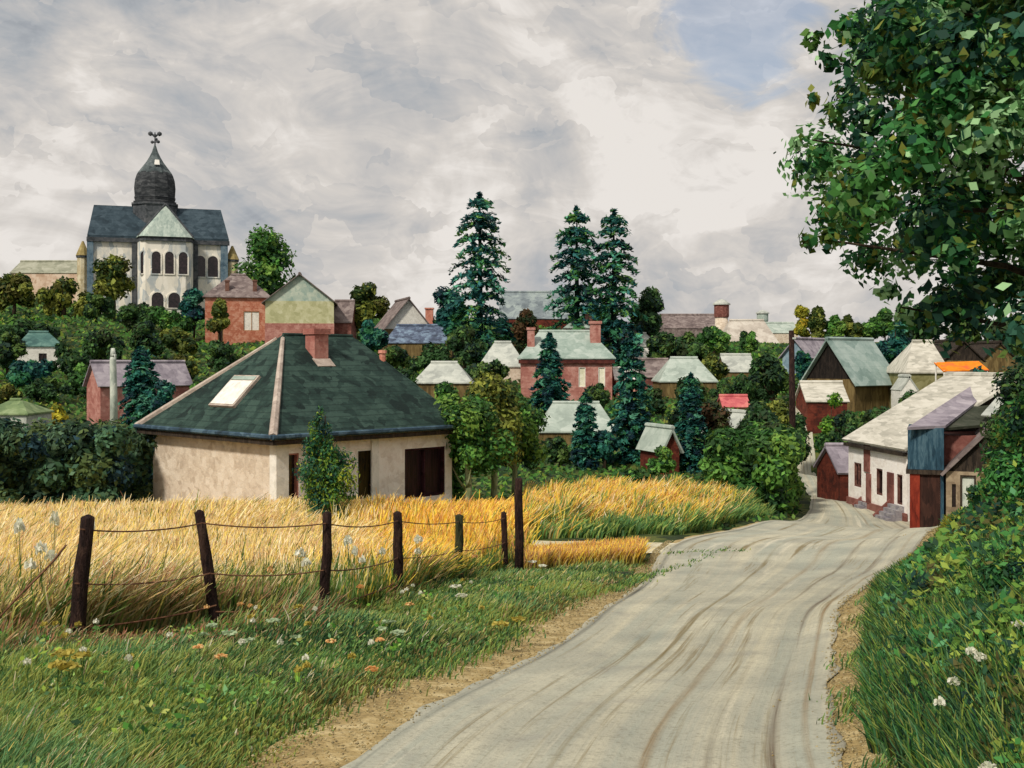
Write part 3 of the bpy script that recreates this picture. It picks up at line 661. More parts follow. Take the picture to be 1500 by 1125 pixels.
# church on the hill
def church():
    d = 185; s = d / F; X = lambda px, yy=0: (px - 236) * s * .951 * (1 + yy / 200); Z = lambda py: (HY - py) * s
    x0, y0 = (236 - 750) * s, d; zb = 7.5; root = empty('church', (x0, y0, zb), R(17.8)); tag(root, 'large pale church with slate roofs and a dark bulbous tower on the hilltop', 'church')
    z = lambda py: Z(py) - zb
    # nave
    a0, a1 = X(134), X(333); D = 12; H = z(352); mb = MB()
    ops = [(X(p) - .75 - a0, X(p) + .75 - a0, z(402), z(374)) for p in (294, 313)]
    face_wall(mb, Vector((a0, 0, 0)), Vector((1, 0, 0)), a1 - a0, -2, H, ops, .4)
    for O, U, w in ((Vector((a1, 0, 0)), Vector((0, 1, 0)), D), (Vector((a1, D, 0)), Vector((-1, 0, 0)), a1 - a0), (Vector((a0, D, 0)), Vector((0, -1, 0)), D)): face_wall(mb, O, U, w, -2, H, [])
    mb.build('nave_wall', CHWALL, root)
    def arched(px_, py0, py1, y, w=1.5, mat=GLASS):
        za, zc = z(py1), z(py0); q = MB(); pts = []; n_ = 8
        pts = [(X(px_) - w / 2, za), (X(px_) + w / 2, za)] + [(X(px_) + w / 2 * math.cos(math.pi * k / n_), zc - w / 2 + w / 2 * math.sin(math.pi * k / n_)) for k in range(n_ + 1)]
        o = [(X(px_) + (p[0] - X(px_)) * 1.3, (p[1] - (za + zc) / 2) * 1.1 + (za + zc) / 2) for p in pts]; k = len(pts)
        q.add([(p[0], y - .15, p[1]) for p in o] + [(p[0], y - .15, p[1]) for p in pts] + [(p[0], y + .2, p[1]) for p in o] + [(p[0], y + .2, p[1]) for p in pts],
              [(i, (i + 1) % k, k + (i + 1) % k, k + i) for i in range(k)] + [(i, 2 * k + i, 2 * k + (i + 1) % k, (i + 1) % k) for i in range(k)] + [(k + i, k + (i + 1) % k, 3 * k + (i + 1) % k, 3 * k + i) for i in range(k)])
        f = q.build('window', CHWALL, root); g = MB(); g.add([(p[0], y - .05, p[1]) for p in pts], [tuple(range(k))]); g.build('pane', mat, f)
    for p in (294, 313): arched(p, 373, 404, .0, 1.7)
    # nave roof with slightly hipped ends
    e = .45; r0, r1 = X(139, 6), X(325, 6); Rz = z(297); b = D / 2
    rm = MB(); V_ = [(a0 - e, -e, H), (a1 + e, -e, H), (a1 + e, D + e, H), (a0 - e, D + e, H), (a0 - e, -e, H + .5), (a1 + e, -e, H + .5), (a1 + e, D + e, H + .5), (a0 - e, D + e, H + .5), (r0, b, Rz), (r1, b, Rz)]
    rm.add(V_, [(3, 2, 1, 0), (0, 1, 5, 4), (1, 2, 6, 5), (2, 3, 7, 6), (3, 0, 4, 7), (4, 5, 9, 8), (5, 6, 9), (6, 7, 8, 9), (7, 4, 8)])
    rf = rm.build('nave_roof', SLATE, root)
    q = MB(); q.box(a0 - e - .1, -e - .12, H - .55, a1 + e + .1, -.02, H + .15); q.build('cornice', CHDARK, root)
    # apse projecting towards the viewer
    p0, p1 = X(201), X(284); P = 3.2; hh = z(350); am = MB()
    pl = [(p0, 0), (p0 + .5, -P * .8), ((p0 + p1) / 2 - 3.2, -P), ((p0 + p1) / 2 + 3.2, -P), (p1 - .5, -P * .8), (p1, 0)]
    am.add([(x, y, -2) for x, y in pl] + [(x, y, hh) for x, y in pl], [(i, i + 1, i + 7, i + 6) for i in range(5)] + [(6, 7, 8, 9, 10, 11)]); am.build('apse_wall', CHWALL, root)
    for p, y, w in ((212, -P * .88 - .1, 1.2), (229, -P - .0, 1.4), (248, -P, 1.4), (268, -P - .0, 1.4)):
        arched(p, 371, 403, y, w, CHBLUE if p == 213 else GLASS)
    for p, y in ((231, -P - .02), (255, -P - .02)): arched(p, 430, 452, y, 1.9)
    e2 = .6; q = MB(); lowp = [(x * 1.0 + (x - (p0 + p1) / 2) * .06, y - (e2 if y < 0 else 0), hh + .02) for x, y in pl]; ap = ((p0 + p1) / 2, -1.2, z(300))
    q.add(lowp + [ap, ((p0 + p1) / 2, 4, z(300))], [(i, i + 1, 6) for i in range(5)] + [(0, 6, 7), (5, 7, 6), (5, 4, 3, 2, 1, 0)]); q.build('apse_roof', PALEGREENROOF, root)
    q = MB()
    for A in (lowp[1], lowp[4]): q.tube([(A[0], A[1] + .3, A[2] + .1), (ap[0], ap[1], ap[2])], [.28, .22], 6)
    q.build('apse_roof_edge', CHDARK, root)
    q = MB(); q.add([(x, y - .35, hh - .7) for x, y in pl] + [(x, y - .35, hh + .05) for x, y in pl] , [(i, i + 1, i + 7, i + 6) for i in range(5)]); q.build('cornice', CHDARK, root)
    for px_, m_, w_ in ((134, CHBLUE, 1.0), (197, CHDARK, .8), (287, CHDARK, .8), (330, CHBLUE, 1.2)):
        q = MB(); q.box(X(px_) - w_ / 2, -.45, -2, X(px_) + w_ / 2, -.01, H - .5); q.build('buttress', m_, root)
    # tower: square drum, bulb and spire (lathe, octagonal)
    tx = X(227, 6); ty = b; q = MB(); q.lathe([(3.9, H - 2), (3.9, z(297)), (4.15, z(296)), (4.15, z(293))], 8, (tx, ty), .5); q.build('tower_base', CHDARK, root)
    prof = [(3.7, z(293)), (3.75, z(290)), (3.4, z(289)), (3.6, z(284)), (3.5, z(283)), (3.6, z(270)), (3.45, z(258)), (3.15, z(250)), (2.9, z(246))]
    q = MB(); q.lathe(prof, 10, (tx, ty), .5); q.build('tower_dome', DOME, root, False)
    prof = [(3.05, z(248)), (2.95, z(246)), (2.25, z(238)), (1.55, z(230)), (1.0, z(222)), (.55, z(214)), (.25, z(206)), (.1, z(202))]
    q = MB(); q.lathe(prof, 8, (tx, ty), .5); sp = q.build('spire', paint('spire_slate', ['3a4245', '4e5759', '687072'], .5), root)
    q = MB(); q.add([(tx - .1, ty - 2.45, z(236)), (tx + .8, ty - 2.45, z(236)), (tx + .7, ty - 2.0, z(228)), (tx - .0, ty - 2.0, z(228)),
                     (tx - .1, ty - 2.0, z(236)), (tx + .8, ty - 2.0, z(236))], [(0, 1, 2, 3), (0, 3, 4), (1, 5, 2)]); q.build('spire_hatch', WHITE, sp)
    q = MB(); q.tube([(tx, ty, z(205)), (tx, ty, z(184))], [.13, .09], 6)
    for cx_, py_, r_ in ((-.75, 186.5, .42), (.75, 186, .42), (0, 189, .36), (-.45, 199, .3), (.55, 198, .3), (.2, 194.5, .28)):
        q.lathe([(.02, z(py_) - r_), (r_ * .8, z(py_) - r_ * .6), (r_, z(py_)), (r_ * .8, z(py_) + r_ * .6), (.02, z(py_) + r_)], 8, (tx + cx_, ty))
    q.tube([(tx - .75, ty, z(186.5)), (tx, ty, z(190)), (tx + .75, ty, z(186))], [.16] * 3, 5); q.tube([(tx - .5, ty, z(199)), (tx + .6, ty, z(198))], [.14, .14], 5)
    q.build('finial_cross', CHDARK, sp)
    # corner turrets with ochre cones
    for cx_, w_ in ((123, .9), (343, .95)):
        q = MB(); q.lathe([(w_, -2), (w_, z(379))], 10, (X(cx_), 1.0)); t_ = q.build('turret', OCHRE, root)
        q = MB(); q.lathe([(w_ * 1.15, z(380)), (w_ * 1.2, z(377))], 10, (X(cx_), 1.0)); q.build('turret_cornice', CHDARK, t_)
        q = MB(); q.lathe([(w_ * 1.25, z(377)), (.15, z(356))], 10, (X(cx_), 1.0)); q.build('turret_roof', OCHREROOF, t_)
church()

fit('long_building', 'low tan building with a grey green roof left of the church', 14, 128, 384, 400, 436, 198, 9, paint('tan_render', ['b79a83', 'cdb29c', 'dac5b2'], .5), paint('grey_green_tile', ['7e8070', '949583', 'a7a797'], .4), cat='building')
fit('brick_house', 'red brick house with a grey hipped roof and two chimneys below the church', 289, 388, 404, 436, 507, 148, 8, BRICK, BROWNROOF, hip=3.2, ov=.35, rz=R(12),
    wins=[('f', .55, .78, .32, .72, 'win', WHITE), ('f', .18, .26, .0, .5, 'door')], chim=[(-.3, -.75, .55, 1.6), (.5, -.75, .55, 1.7)], frame=paint('ochre_frame', ['8c6a48', 'a07a55', 'b08a66'], 2), chm=paint('old_chimney', ['5a4038', '6f4f44', '7f6055'], 1))
gfit('gabled_house', 'olive cream house with a blue green gable right of the red brick house', 384, 494, 402, 441, 496, 143, 9, OLIVEW, BROWNROOF, gab=BLUEGAB, ov=.5, rz=R(9), plinth=(2.0, BRICKP))
fit('annex', 'low brown annex against the right side of the olive gabled house', 486, 516, 442, 472, 494, 146, 5, FOUND, BROWNROOF, cat='building')
gfit('house', 'house with a brown and blue roof and a white gable, left of the tallest spruce', 556, 640, 438, 482, 516, 137, 7, BROWNW, BROWNROOF, gab=WHITE, rz=R(18), ov=.5)
fit('lean_to', 'brown shed with a blue and mauve roof in front of the white gable', 562, 664, 478, 503, 522, 131, 4, BROWNW, BLUEROOF, cat='shed', hip=1.2)
q = MB(); q.box(-.5, -.5, -6, .5, .5, 1.0); q.box(-.6, -.6, .8, .6, .6, 1.0)
o = q.build('brick_chimney', SALMON); o.location = PX(629, 462, 145); tag(o, 'salmon brick chimney behind the white gable', 'chimney')
fit('long_hall', 'long blue grey roof with a red brick wall between the tall spruces', 731, 872, 429, 467, 484, 188, 14, BRICKD, paint('grey_blue_sheet', ['616a70', '7b858a', '95a09f'], .3, strip=(2, .6, .2)), cat='building')
fit('house', 'small pale green roofed house with a chimney behind the big brick house', 826, 872, 464, 481, 512, 132, 6, BRICKD, SAGE, hip=1.8, chim=[(.65, -.3, .9, 1.2)])
# large brick house with sage roof
def brick_villa():
    r_ = fit('brick_villa', 'pink brick house with a sage roof and two tall white windows, behind a spruce', 758, 902, 487, 526, 592, 105, 7.5, BRICKP, SAGE, hip=1.8, ov=.35,
        wins=[('f', .585, .655, .38, .82, 'win', paint('cream_curtain', ['cfcbb0', 'e2dfc8', 'eee9d8'], 1)), ('f', .785, .855, .38, .82, 'win', paint('cream_curtain', ['cfcbb0', 'e2dfc8', 'eee9d8'], 1))],
        chim=[(-.72, -.55, .7, 1.9), (.62, -.35, 1.0, 2.0)])
    L = 144 / F * 105; H = 66 / F * 105
    q = MB(); q.box(-L / 2 + .1, -4.02, H - .42, L / 2 - .1, -3.75, H - .05); q.build('cornice', paint('maroon_trim', ['3a1d1a', '4c2723', '5f332c'], 1), r_)
brick_villa()
fit('annex', 'pink brick annex with a white roof at the right side of the big brick house', 900, 938, 541, 556, 590, 106, 4, SALMON, WHITE, cat='building')
fit('house', 'grey roofed brick house behind the right chimney of the big brick house', 880, 940, 485, 500, 520, 138, 6, BRICKD, BROWNROOF)
fit('shed', 'small whitish roof to the right behind the tall dark spruce', 928, 966, 490, 508, 520, 136, 5, PLASW, WROOF, cat='shed', hip=1.2)
fit('outbuilding', 'whitish roofed outbuilding left of the big brick house', 700, 772, 503, 538, 562, 113, 6, PLAS, WROOF, hip=1.5, cat='building')
fit('shed', 'grey green roofed shed above the cottage roof at its right', 604, 692, 533, 562, 586, 90, 5, BROWNW, WROOF, hip=1.2, cat='shed')
fit('outbuilding', 'mint roofed outbuilding partly hidden by two dark spruces', 788, 906, 592, 634, 658, 78, 5.5, BROWNW, MINT, cat='building', hip=1.0)
fit('house', 'mauve roofed house between the tall dark spruce and the mint roof', 926, 985, 528, 553, 590, 112, 6, FOUND, BROWNROOF)
fit('house', 'pale mint roofed house in the middle of the village', 966, 1052, 526, 560, 584, 103, 6, BROWNW, MINT, hip=1.3)
fit('shed', 'beige roofed shed far off between two dark trees', 1062, 1108, 521, 545, 556, 129, 6, BROWNW, WROOF, cat='shed')
gfit('shed', 'tiny red walled shed with a whitish roof near the golden grass', 964, 1002, 629, 655, 694, 57, 2.6, BRICKD, MINT, cat='shed', rz=R(20), ov=.2)
gfit('cabin', 'brown timber cabin with a pale grey roof above the green bushes', 1056, 1132, 606, 640, 660, 70, 4.5, BROWNW, WROOF, gab=DARKW, rz=R(22), cat='cabin', ov=.15)
fit('shed', 'shed with a bright red pink roof behind the timber cabin', 1058, 1100, 582, 597, 612, 80, 2.5, BROWNW, PINKROOF, cat='shed', ov=.1)
fit('long_building', 'long grey roof on the far skyline left of the round tower', 972, 1062, 462, 481, 500, 245, 12, BROWNROOF, BROWNROOF, cat='building')
fit('house', 'beige roofed house on the far skyline right of the round tower', 1060, 1142, 470, 504, 514, 228, 10, PLAS, paint('beige_tile', ['a39a90', 'b9b0a6', 'c9c2b8'], .3), hip=2)
fit('house', 'low pale house at the right end of the far skyline roofs', 1122, 1170, 474, 488, 510, 235, 8, PLAS, MINT)
def round_tower(px, top, base, w, d, label, two=True):
    s = d / F; x, y = (px - 750) * s, d; zb = (HY - base) * s; h = (base - top) * s; r_ = w * s / 2
    root = empty('round_tower', (x, y, zb)); tag(root, label, 'tower')
    q = MB(); q.lathe([(r_ * 1.0, -2), (r_ * .85, h * .5)], 12); q.build('shaft', PLAS, root, True)
    q = MB(); q.lathe([(r_ * .95, h * .5), (r_, h * .55), (r_, h * .84)], 12); q.build('tank', FOUND if two else SAGE, root)
    q = MB(); q.lathe([(r_ * 1.2, h * .84), (r_ * 1.15, h * .88), (r_ * .5, h * .97), (.05, h)], 12); q.build('cap', WROOF, root)
round_tower(1057, 438, 492, 22, 240, 'brown banded round tower with a white cap on the skyline')
round_tower(1117, 454, 488, 17, 242, 'shorter grey green turret on the skyline right of the brown tower', False)
gfit('house', 'blue gabled house with a mauve roof behind the dark utility pole', 1140, 1190, 497, 520, 556, 126, 8, paint('blue_wall', ['5d7480', '7890a0', '93a6b0'], .6), MAUVE, rz=R(-38), ov=.4)
# corner-seen barn with dark gable and teal roof
c0 = PX(1252, 612, 85); ph = R(38); Lb, Wb = 5.4, 4.6
cb = (c0.x + math.cos(ph) * Lb / 2 - math.sin(ph) * Wb / 2, c0.y + math.sin(ph) * Lb / 2 + math.cos(ph) * Wb / 2)
house('barn', 'brown barn with a dark pointed gable and a teal green roof', cb, ph, Lb, Wb, 3.0, 3.1, BROWNW, SAGED, gab=paint('black_brown_boards', ['131110', '1f1a17', '2d2622'], 1.5, (3, 3, .6), bump=.5), zb=c0.z, cat='barn', ov=.45)
fit('shed', 'red brick shed with a pale flat roof in front of the barn', 1180, 1244, 562, 588, 634, 77, 3.2, BRICKD, CREAMROOF, cat='shed')
fit('house', 'olive house with a cream roof right of the teal roofed barn', 1326, 1392, 502, 547, 590, 84, 5, paint('olive_wall', ['6d6a42', '86825a', '9a966e'], .6), CREAMROOF, wins=[('f', .68, .95, .35, .8, 'win')], hip=(1.3, .3))
gfit('house', 'brown gabled house behind the orange roof', 1378, 1444, 500, 528, 566, 96, 6, BROWNW, DARKW, gab=DARKW)
gfit('house', 'dark brown gabled house at the foot of the big tree', 1432, 1496, 503, 530, 566, 98, 6, BROWNW, DARKW, gab=BROWNW)
gfit('hut', 'tiny white gabled hut between the barn and the olive house', 1318, 1346, 553, 572, 590, 82, 2, WHITE, WROOF, gab=WHITE, cat='hut', ov=.05)
def orange_roof():
    d = 82; root = empty('carport', PX(1408, 560, d)); tag(root, 'carport with a bright orange roof sheet on thin white posts', 'carport'); w = 66 * d / F
    q = MB(); q.slab([(-w / 2, -.9, .85), (w / 2, -.9, .95), (w / 2, .9, 1.6), (-w / 2, .9, 1.5)], .08); q.build('roof_sheet', ORANGE, root)
    for x_ in (-w / 2 + .1, w / 2 - .1):
        for y_, h_ in ((-.8, .9), (.8, 1.5)):
            q = MB(); q.tube([(x_, y_, -1.2), (x_, y_, h_)], [.06, .06], 6); q.build('post', WHITE, root)
orange_roof()

# white house by the bend
def white_house():
    B = Vector((15.55, 43, 0)); th = R(6); side = Vector((math.cos(th), math.sin(th), 0)); fac = Vector((-math.sin(th), math.cos(th), 0))
    Lf = 5.6; W = 9.4; zb = -6.6; H = 3.2; rz = math.atan2(fac.y, fac.x)   # ridge runs along the facade
    c = B + fac * Lf / 2 + side * W / 2
    # local x = facade direction (away), local front (-y) looks right, so the street facade is local +y ('b'), seen u from far to near
    w = [('b', Lf * a, Lf * b_, z0, z1, 'win') for a, b_, z0, z1 in ((.10, .24, 1.15, 2.2), (.50, .61, 1.05, 2.15), (.84, .93, .9, 2.1))]
    r_ = house('white_house', 'long white plastered house with a cream roof beside the bend of the road', (c.x, c.y), rz, Lf, W, H, 2.75, PLASW, CREAMROOF, zb=zb, wins=w, ov=.22, frame=paint('brown_frame', ['4c2f2a', '66443c', '7a564c'], 2), gab=DARKW)
    y_ = W / 2
    for u0, u1, z0, z1 in ((.30, .40, 1.9, 3.1), (.34, .42, .5, 1.85), (.70, .80, .4, 2.1)):   # patches of bare brick
        q = MB(); q.box(Lf / 2 - u1 * Lf, y_ + .002, z0, Lf / 2 - u0 * Lf, y_ + .05, z1); q.build('pilaster', FOUND, r_)
    q = MB(); q.box(-Lf / 2 - .05, y_ + .001, -1.4, Lf / 2 + .03, y_ + .09, .62); q.build('plinth', FOUND, r_)
    q = MB(); q.box(-Lf / 2 - .1, y_ + .05, H - .32, Lf / 2 + .1, y_ + .2, H - .18); q.build('gutter', DARKW, r_)
    return r_, rz
white_house()
def steps(px, py, d, label, n_=5, w=1.0, rz=0):
    p = PX(px, py, d); z = gz(p.x, p.y); root = empty('stone_steps', (p.x, p.y, z + .02), rz); tag(root, label, 'steps')
    for k in range(n_):
        q = MB(); q.box(-w / 2, k * .18, -.3, w / 2, (k + 1) * .18 - .003, .15 * (k + 1)); q.build('step', STEPS, root)
    q = MB(); q.slab([(-w / 2 - .12, -.05, .12), (-w / 2 - .004, -.05, .12), (-w / 2 - .004, n_ * .18, .15 * n_ + .2), (-w / 2 - .12, n_ * .18, .15 * n_ + .2)], .3); q.build('side_wall', FOUND, root)
steps(1290, 762, 43.7, 'grey stone steps climbing to the door of the white house', 4, 1.1, R(-84))
steps(1256, 752, 46.8, 'low grey steps at the far window of the white house', 3, .7, R(-84))

# blue bay house in front of the white one
def bay_house():
    th = R(-21); root = empty('bay_house', (15.15, 40, -6.25), th); tag(root, 'narrow house with a blue boarded upper storey over dark red brown boards', 'house')
    z = lambda t: t + 6.25
    def W(px, py, d, up=0):
        p = PX(px, py, d) - Vector((15.15, 40, -6.25)); c, s_ = math.cos(-th), math.sin(-th); return (p.x * c - p.y * s_, p.x * s_ + p.y * c, p.z + up)
    q = MB(); q.box(-.62, 0, z(-3.95), .62, 2.4, z(-2.42)); q.build('upper_storey', BLUEBOX, root)
    q = MB(); q.box(-.68, -.06, z(-4.12), .68, 2.42, z(-3.96)); q.build('sill_beam', DARKW, root)
    q = MB(); q.box(-.2, .06, -1.2, .50, 2.4, z(-4.12)); q.build('lower_wall', paint('dark_brown_boards', ['221512', '35211c', '482e26'], 1.2, (2, 2, .5)), root)
    q = MB(); q.box(-.55, .0, -1.2, -.2, 2.39, z(-4.12)); q.build('red_door', REDW, root)
    q = MB(); q.box(.505, .0, -1.2, .62, .3, z(-4.12)); q.build('corner_post', BLUEBOX, root)
    q = MB(); q.slab([W(1329, 626, 39.8), W(1385, 623, 39.9), W(1466, 561, 46.5), W(1432, 559, 46.5)], .1); q.build('roof', MAUVE, root)
    q = MB(); q.slab([W(1384, 627, 40.2), W(1442, 622, 40.8), W(1500, 572, 45.5), W(1466, 563, 46.4)], .1); tag(q.build('roof', paint('mossy_dark_roof', ['2a2e24', '3a3f33', '4b4c42'], .8), root), 'dark mossy roof slope')
    q = MB(); q.slab([W(1437, 609, 41, .04), W(1455, 611, 41, .04), W(1487, 572, 44.6, .05), W(1473, 569, 44.6, .05)], .05); tag(q.build('roof_sheet', WROOF, root), 'pale patch of roof sheet')
    q = MB(); q.box(.64, 1.2, -1.2, 3.2, 5.0, z(-2.75)); q.build('rear_wall', FOUND, root)
bay_house()
gfit('shed', 'low timber gabled shed with a beige wall and white door half hidden by bushes', 1382, 1512, 632, 692, 768, 39.2, 3.2, paint('beige_wall', ['7d6c58', '94826c', 'a8977f'], 1.2), BROWNROOF, gab=DARKW, ov=.2, cat='shed', rz=R(-21),
     wins=[('l', .17, .36, -.0, .93, 'door', CONC), ('l', .07, .12, .3, .75, 'win')], frame=DARKW)
fit('annex', 'small dark red annex with a grey roof at the far end of the white house', 1222, 1262, 655, 692, 740, 49.5, 3, BRICKD, MAUVE, cat='building', wins=[('f', .35, .55, .1, .75, 'door')], rz=R(4))
def lowwall():
    root = PX(1213, 728, 56); q = MB(); q.box(-1.2, -.15, -1, 1.2, .15, 1.25); q.box(-1.25, -.2, 1.25, 1.25, .2, 1.35)
    o = q.build('boundary_wall', BRICKD); o.location = (root.x, root.y, gz(root.x, root.y)); o.rotation_euler = (0, 0, R(70)); tag(o, 'low red brown boundary wall past the white house', 'wall')
lowwall()

# left side of the valley
gfit('barn', 'tall pink walled barn with a mauve roof behind the pale concrete pole', 106, 168, 532, 562, 634, 82, 7, BRICKP, MAUVE, rz=R(-48), ov=.25, cat='barn')
fit('house', 'small white house with a teal roof half hidden in trees on the hillside', 14, 78, 488, 508, 532, 122, 5, WHITE, paint('teal_roof', ['3c5a58', '4d6f6a', '65857d'], .5), wins=[('f', .45, .62, .1, .6, 'win')], frame=DARKW, hip=(1, 1.5), rz=R(20))
fit('shed', 'white shed with a green roof at the left edge above the hedge', -30, 42, 588, 608, 640, 73, 4, WROOF, paint('moss_roof', ['5f7350', '76895f', '8c9c74'], .6), hip=(1, 1.2), cat='shed')
def concrete_pole():
    p = PX(167, 632, 62); z = gz(p.x, p.y); top = (HY - 510) / F * 62 - z; q = MB()
    q.tube([(0, 0, -.5), (-.02, 0, top * .5), (-.06, 0, top * .86), (-.02, 0, top * .93)], [.24, .21, .19, .17], 8); q.tube([(-.04, 0, top * .9), (-.07, 0, top)], [.20, .11], 6)
    o = q.build('concrete_pole', CONC, None, True); o.location = (p.x, p.y, z); tag(o, 'pale concrete pole with a broken top beside the pink barn', 'pole')
concrete_pole()
def utility_pole():
    p = PX(1160, 655, 58); z = gz(p.x, p.y); top = (HY - 484) / F * 58 - z; root = empty('utility_pole', (p.x, p.y, z)); tag(root, 'dark wooden utility pole rising above the bushes near the road', 'pole')
    q = MB(); q.tube([(0, 0, -.5), (.03, 0, top * .5), (-.02, 0, top)], [.19, .17, .14], 9); q.build('shaft', POST, root, True)
    q = MB(); q.tube([(-.02, -.18, top * .95), (.16, -.22, top * .95)], [.05, .05], 6); q.build('insulator', CONC, root)
utility_pole()

# ---------------------------------------------------------------- fence
FP = [(107, 945, 770, 10.5, -.11, .075, POST), (324, 925, 762, 11.6, .19, .062, POST), (471, 915, 763, 12.3, -.06, .062, POST), (583, 880, 760, 15.3, .0, .072, POST), (672, 858, 765, 20, 0, .085, POSTG), (740, 845, 765, 24, .02, .075, POST)]
def fence():
    root = empty('wire_fence', (-4.17, 10.5, gz(-4.17, 10.5))); tag(root, 'old wire fence of leaning dark wooden posts along the golden field', 'fence'); o0 = root.location
    tops = []
    for i, (px, b_, t_, d, lean, r_, m_) in enumerate(FP):
        p = PX(px, b_, d); z = gz(p.x, p.y); h = (b_ - t_) / F * d + .08; rr_ = random.Random(i); q = MB(); pts = []; rad = []
        for k in range(8):
            f = k / 7; pts.append((-lean * h * (f - .1) * 1.1 * -1 * -1 + rr_.uniform(-.012, .012), rr_.uniform(-.01, .01), -.4 + (h + .4) * f)); rad.append(r_ * (1.1 - .25 * f) * rr_.uniform(.92, 1.08))
        pts.append((pts[-1][0], 0, h + .02)); rad.append(r_ * .35)
        o = q.tube(pts, rad, 9).build('post', m_, root, True); o.location = (p.x - o0.x, p.y - o0.y, z - o0.z); tops.append((p.x, p.y, z, h, lean))
    def wire(f0, sag, a, b_, r_=.008):
        pts = []
        for k in range(13):
            t = k / 12; P0 = Vector(a); P1 = Vector(b_); p = P0.lerp(P1, t); p.z -= sag * 4 * t * (1 - t); p.x += .01 * math.sin(9 * t); pts.append(tuple(p - o0))
        q = MB(); q.tube(pts, [r_] * 13, 5); q.build('wire', WIRE, root)
    for hgt in (.92, .50, .18):
        for i in range(len(tops) - 1):
            a, b_ = tops[i], tops[i + 1]
            wire(0, .04 + .03 * random.random(), (a[0] - a[4] * hgt, a[1] - .09, a[2] + a[3] * hgt + (-.03 if hgt < .3 and i == 0 else 0)), (b_[0] - b_[4] * hgt, b_[1] - .09, b_[2] + b_[3] * hgt * (1 if hgt > .3 else 1.3)), .008 if hgt > .3 else .010)
    a = tops[0]; e = PX(-30, 930, 10.2); wire(0, .03, (a[0] - .03, a[1] - .09, a[2] + a[3] * .8), tuple(e), .011)
fence()
def tall_post():
    p = PX(760, 838, 22); z = gz(p.x, p.y); h = (HY - 700) / F * 22 - z; q = MB()
    q.tube([(0, 0, -.4), (.01, 0, h * .4), (-.01, 0, h * .8), (0, 0, h - .02), (0, 0, h)], [.10, .09, .085, .075, .04], 9)
    o = q.build('gate_post', POST, None, True); o.location = (p.x, p.y, z); tag(o, 'tall dark wooden gate post at the right end of the wire fence', 'post')
tall_post()
def stump():
    p = PX(863, 768, 33); z = gz(p.x, p.y); q = MB(); q.tube([(0, 0, -.2), (0, 0, .45), (-.12, 0, .95)], [.06, .05, .03], 6); q.tube([(0, 0, .4), (.14, 0, .9)], [.045, .02], 6)
    o = q.build('forked_stake', paint('grey_stake', ['5a4a3c', '6f5c4b', '84705c'], 3)); o.location = (p.x, p.y, z); tag(o, 'small forked grey stake standing in the yellow grass', 'stake')
stump()

#==TREES==
def stones():
    r = np.random.default_rng(41); n_ = 11000; y = 4.5 + 24 * r.random(n_) ** 1.6; k = r.random(n_)
    xl = vl(y) + (rl(y) - vl(y)) * r.random(n_) * 1.12; xr = vr(y) - (vr(y) - rr(y)) * r.random(n_) * 1.15; x = np.where(k < .45, xl, np.where(k < .9, xr, rl(y) + (rr(y) - rl(y)) * r.random(n_)))
    c = np.stack([x, y, GZ(x, y) + .03], 1); sz = r.uniform(.003, .012, n_) * (.7 + .05 * y)
    O = np.array([(1, 0, 0), (0, 1, 0), (-1, 0, 0), (0, -1, 0), (0, 0, .7), (0, 0, -.7)], float); V = c[:, None] + O[None] * sz[:, None, None] * r.uniform(.6, 1.3, (n_, 6, 1))
    T = np.array([(0, 1, 4), (1, 2, 4), (2, 3, 4), (3, 0, 4), (1, 0, 5), (2, 1, 5), (3, 2, 5), (0, 3, 5)]); Fc = (np.arange(n_)[:, None, None] * 6 + T[None]).reshape(-1, 3)
    P = pal('a3966f', 'b5a67c', 'c9bb92', '8f8264', 'b8a06c'); cols = np.repeat(P[r.integers(0, 5, n_)], 8, 0)
    tag(nobj('gravel', npmesh('gravel', V.reshape(-1, 3), Fc, cols), LEAF), 'loose gravel along both edges of the road', 'gravel', None, 'stuff')
stones()
tree('rounded dark green tree right of the church', 396, 332, 470, 108, 168, P_MID, n=22, seed=3)
tree('olive green bush tree against the left wall of the church', 166, 372, 470, 74, 166, P_OLIVE, n=18)
for a in ((20, 396, 480, 70, 172, P_OLIVE, 'olive tree at the left edge in front of the tan building'),
          (92, 412, 478, 96, 168, P_OLIVE, 'wide olive bush tree below the tan building'),
          (140, 430, 480, 60, 160, P_DARK, 'dark tree below the left end of the church'),
          (205, 440, 505, 70, 150, P_DARK, 'dark tree below the church buttress'),
          (245, 450, 515, 80, 146, P_MID, 'green tree below the apse of the church'),
          (284, 422, 500, 38, 149, P_TEAL, 'teal green tree touching the left corner of the red brick house'),
          (322, 438, 508, 34, 143, P_OLIVE, 'small olive tree in front of the red brick house'),
          (215, 470, 535, 60, 125, P_DARK, 'dark tree beneath the church hill above the mauve roofed barn'),
          (262, 478, 535, 60, 128, P_OLIVE, 'olive tree left of the cottage roof on the hill'),
          (10, 478, 560, 50, 112, P_DARK, 'dark tree left of the small white house'),
          (100, 500, 560, 66, 108, P_DARK, 'dark tree right of the small white house'),
          (45, 528, 590, 90, 104, P_TEAL, 'teal bushes growing below the small white house'),
          (70, 555, 620, 80, 92, P_DARK, 'dark tree left of the pink barn'),
          (150, 485, 540, 80, 118, P_DARK, 'broad dark tree on the slope above the pink barn'),
          (325, 500, 560, 70, 118, P_DARK, 'dark tree below the red brick house behind the cottage roof'),
          (10, 560, 600, 50, 86, P_OLIVE, 'olive bush above the green roofed shed at the left edge')):
    px, t_, b_, w_, d_, P_, lb = a; tree(lb, px, t_, b_, w_, d_, P_)
spruce('dark blue green conifer between the concrete pole and the cottage roof', 207, 508, 640, 66, 74, P_TEAL, shape=.5)
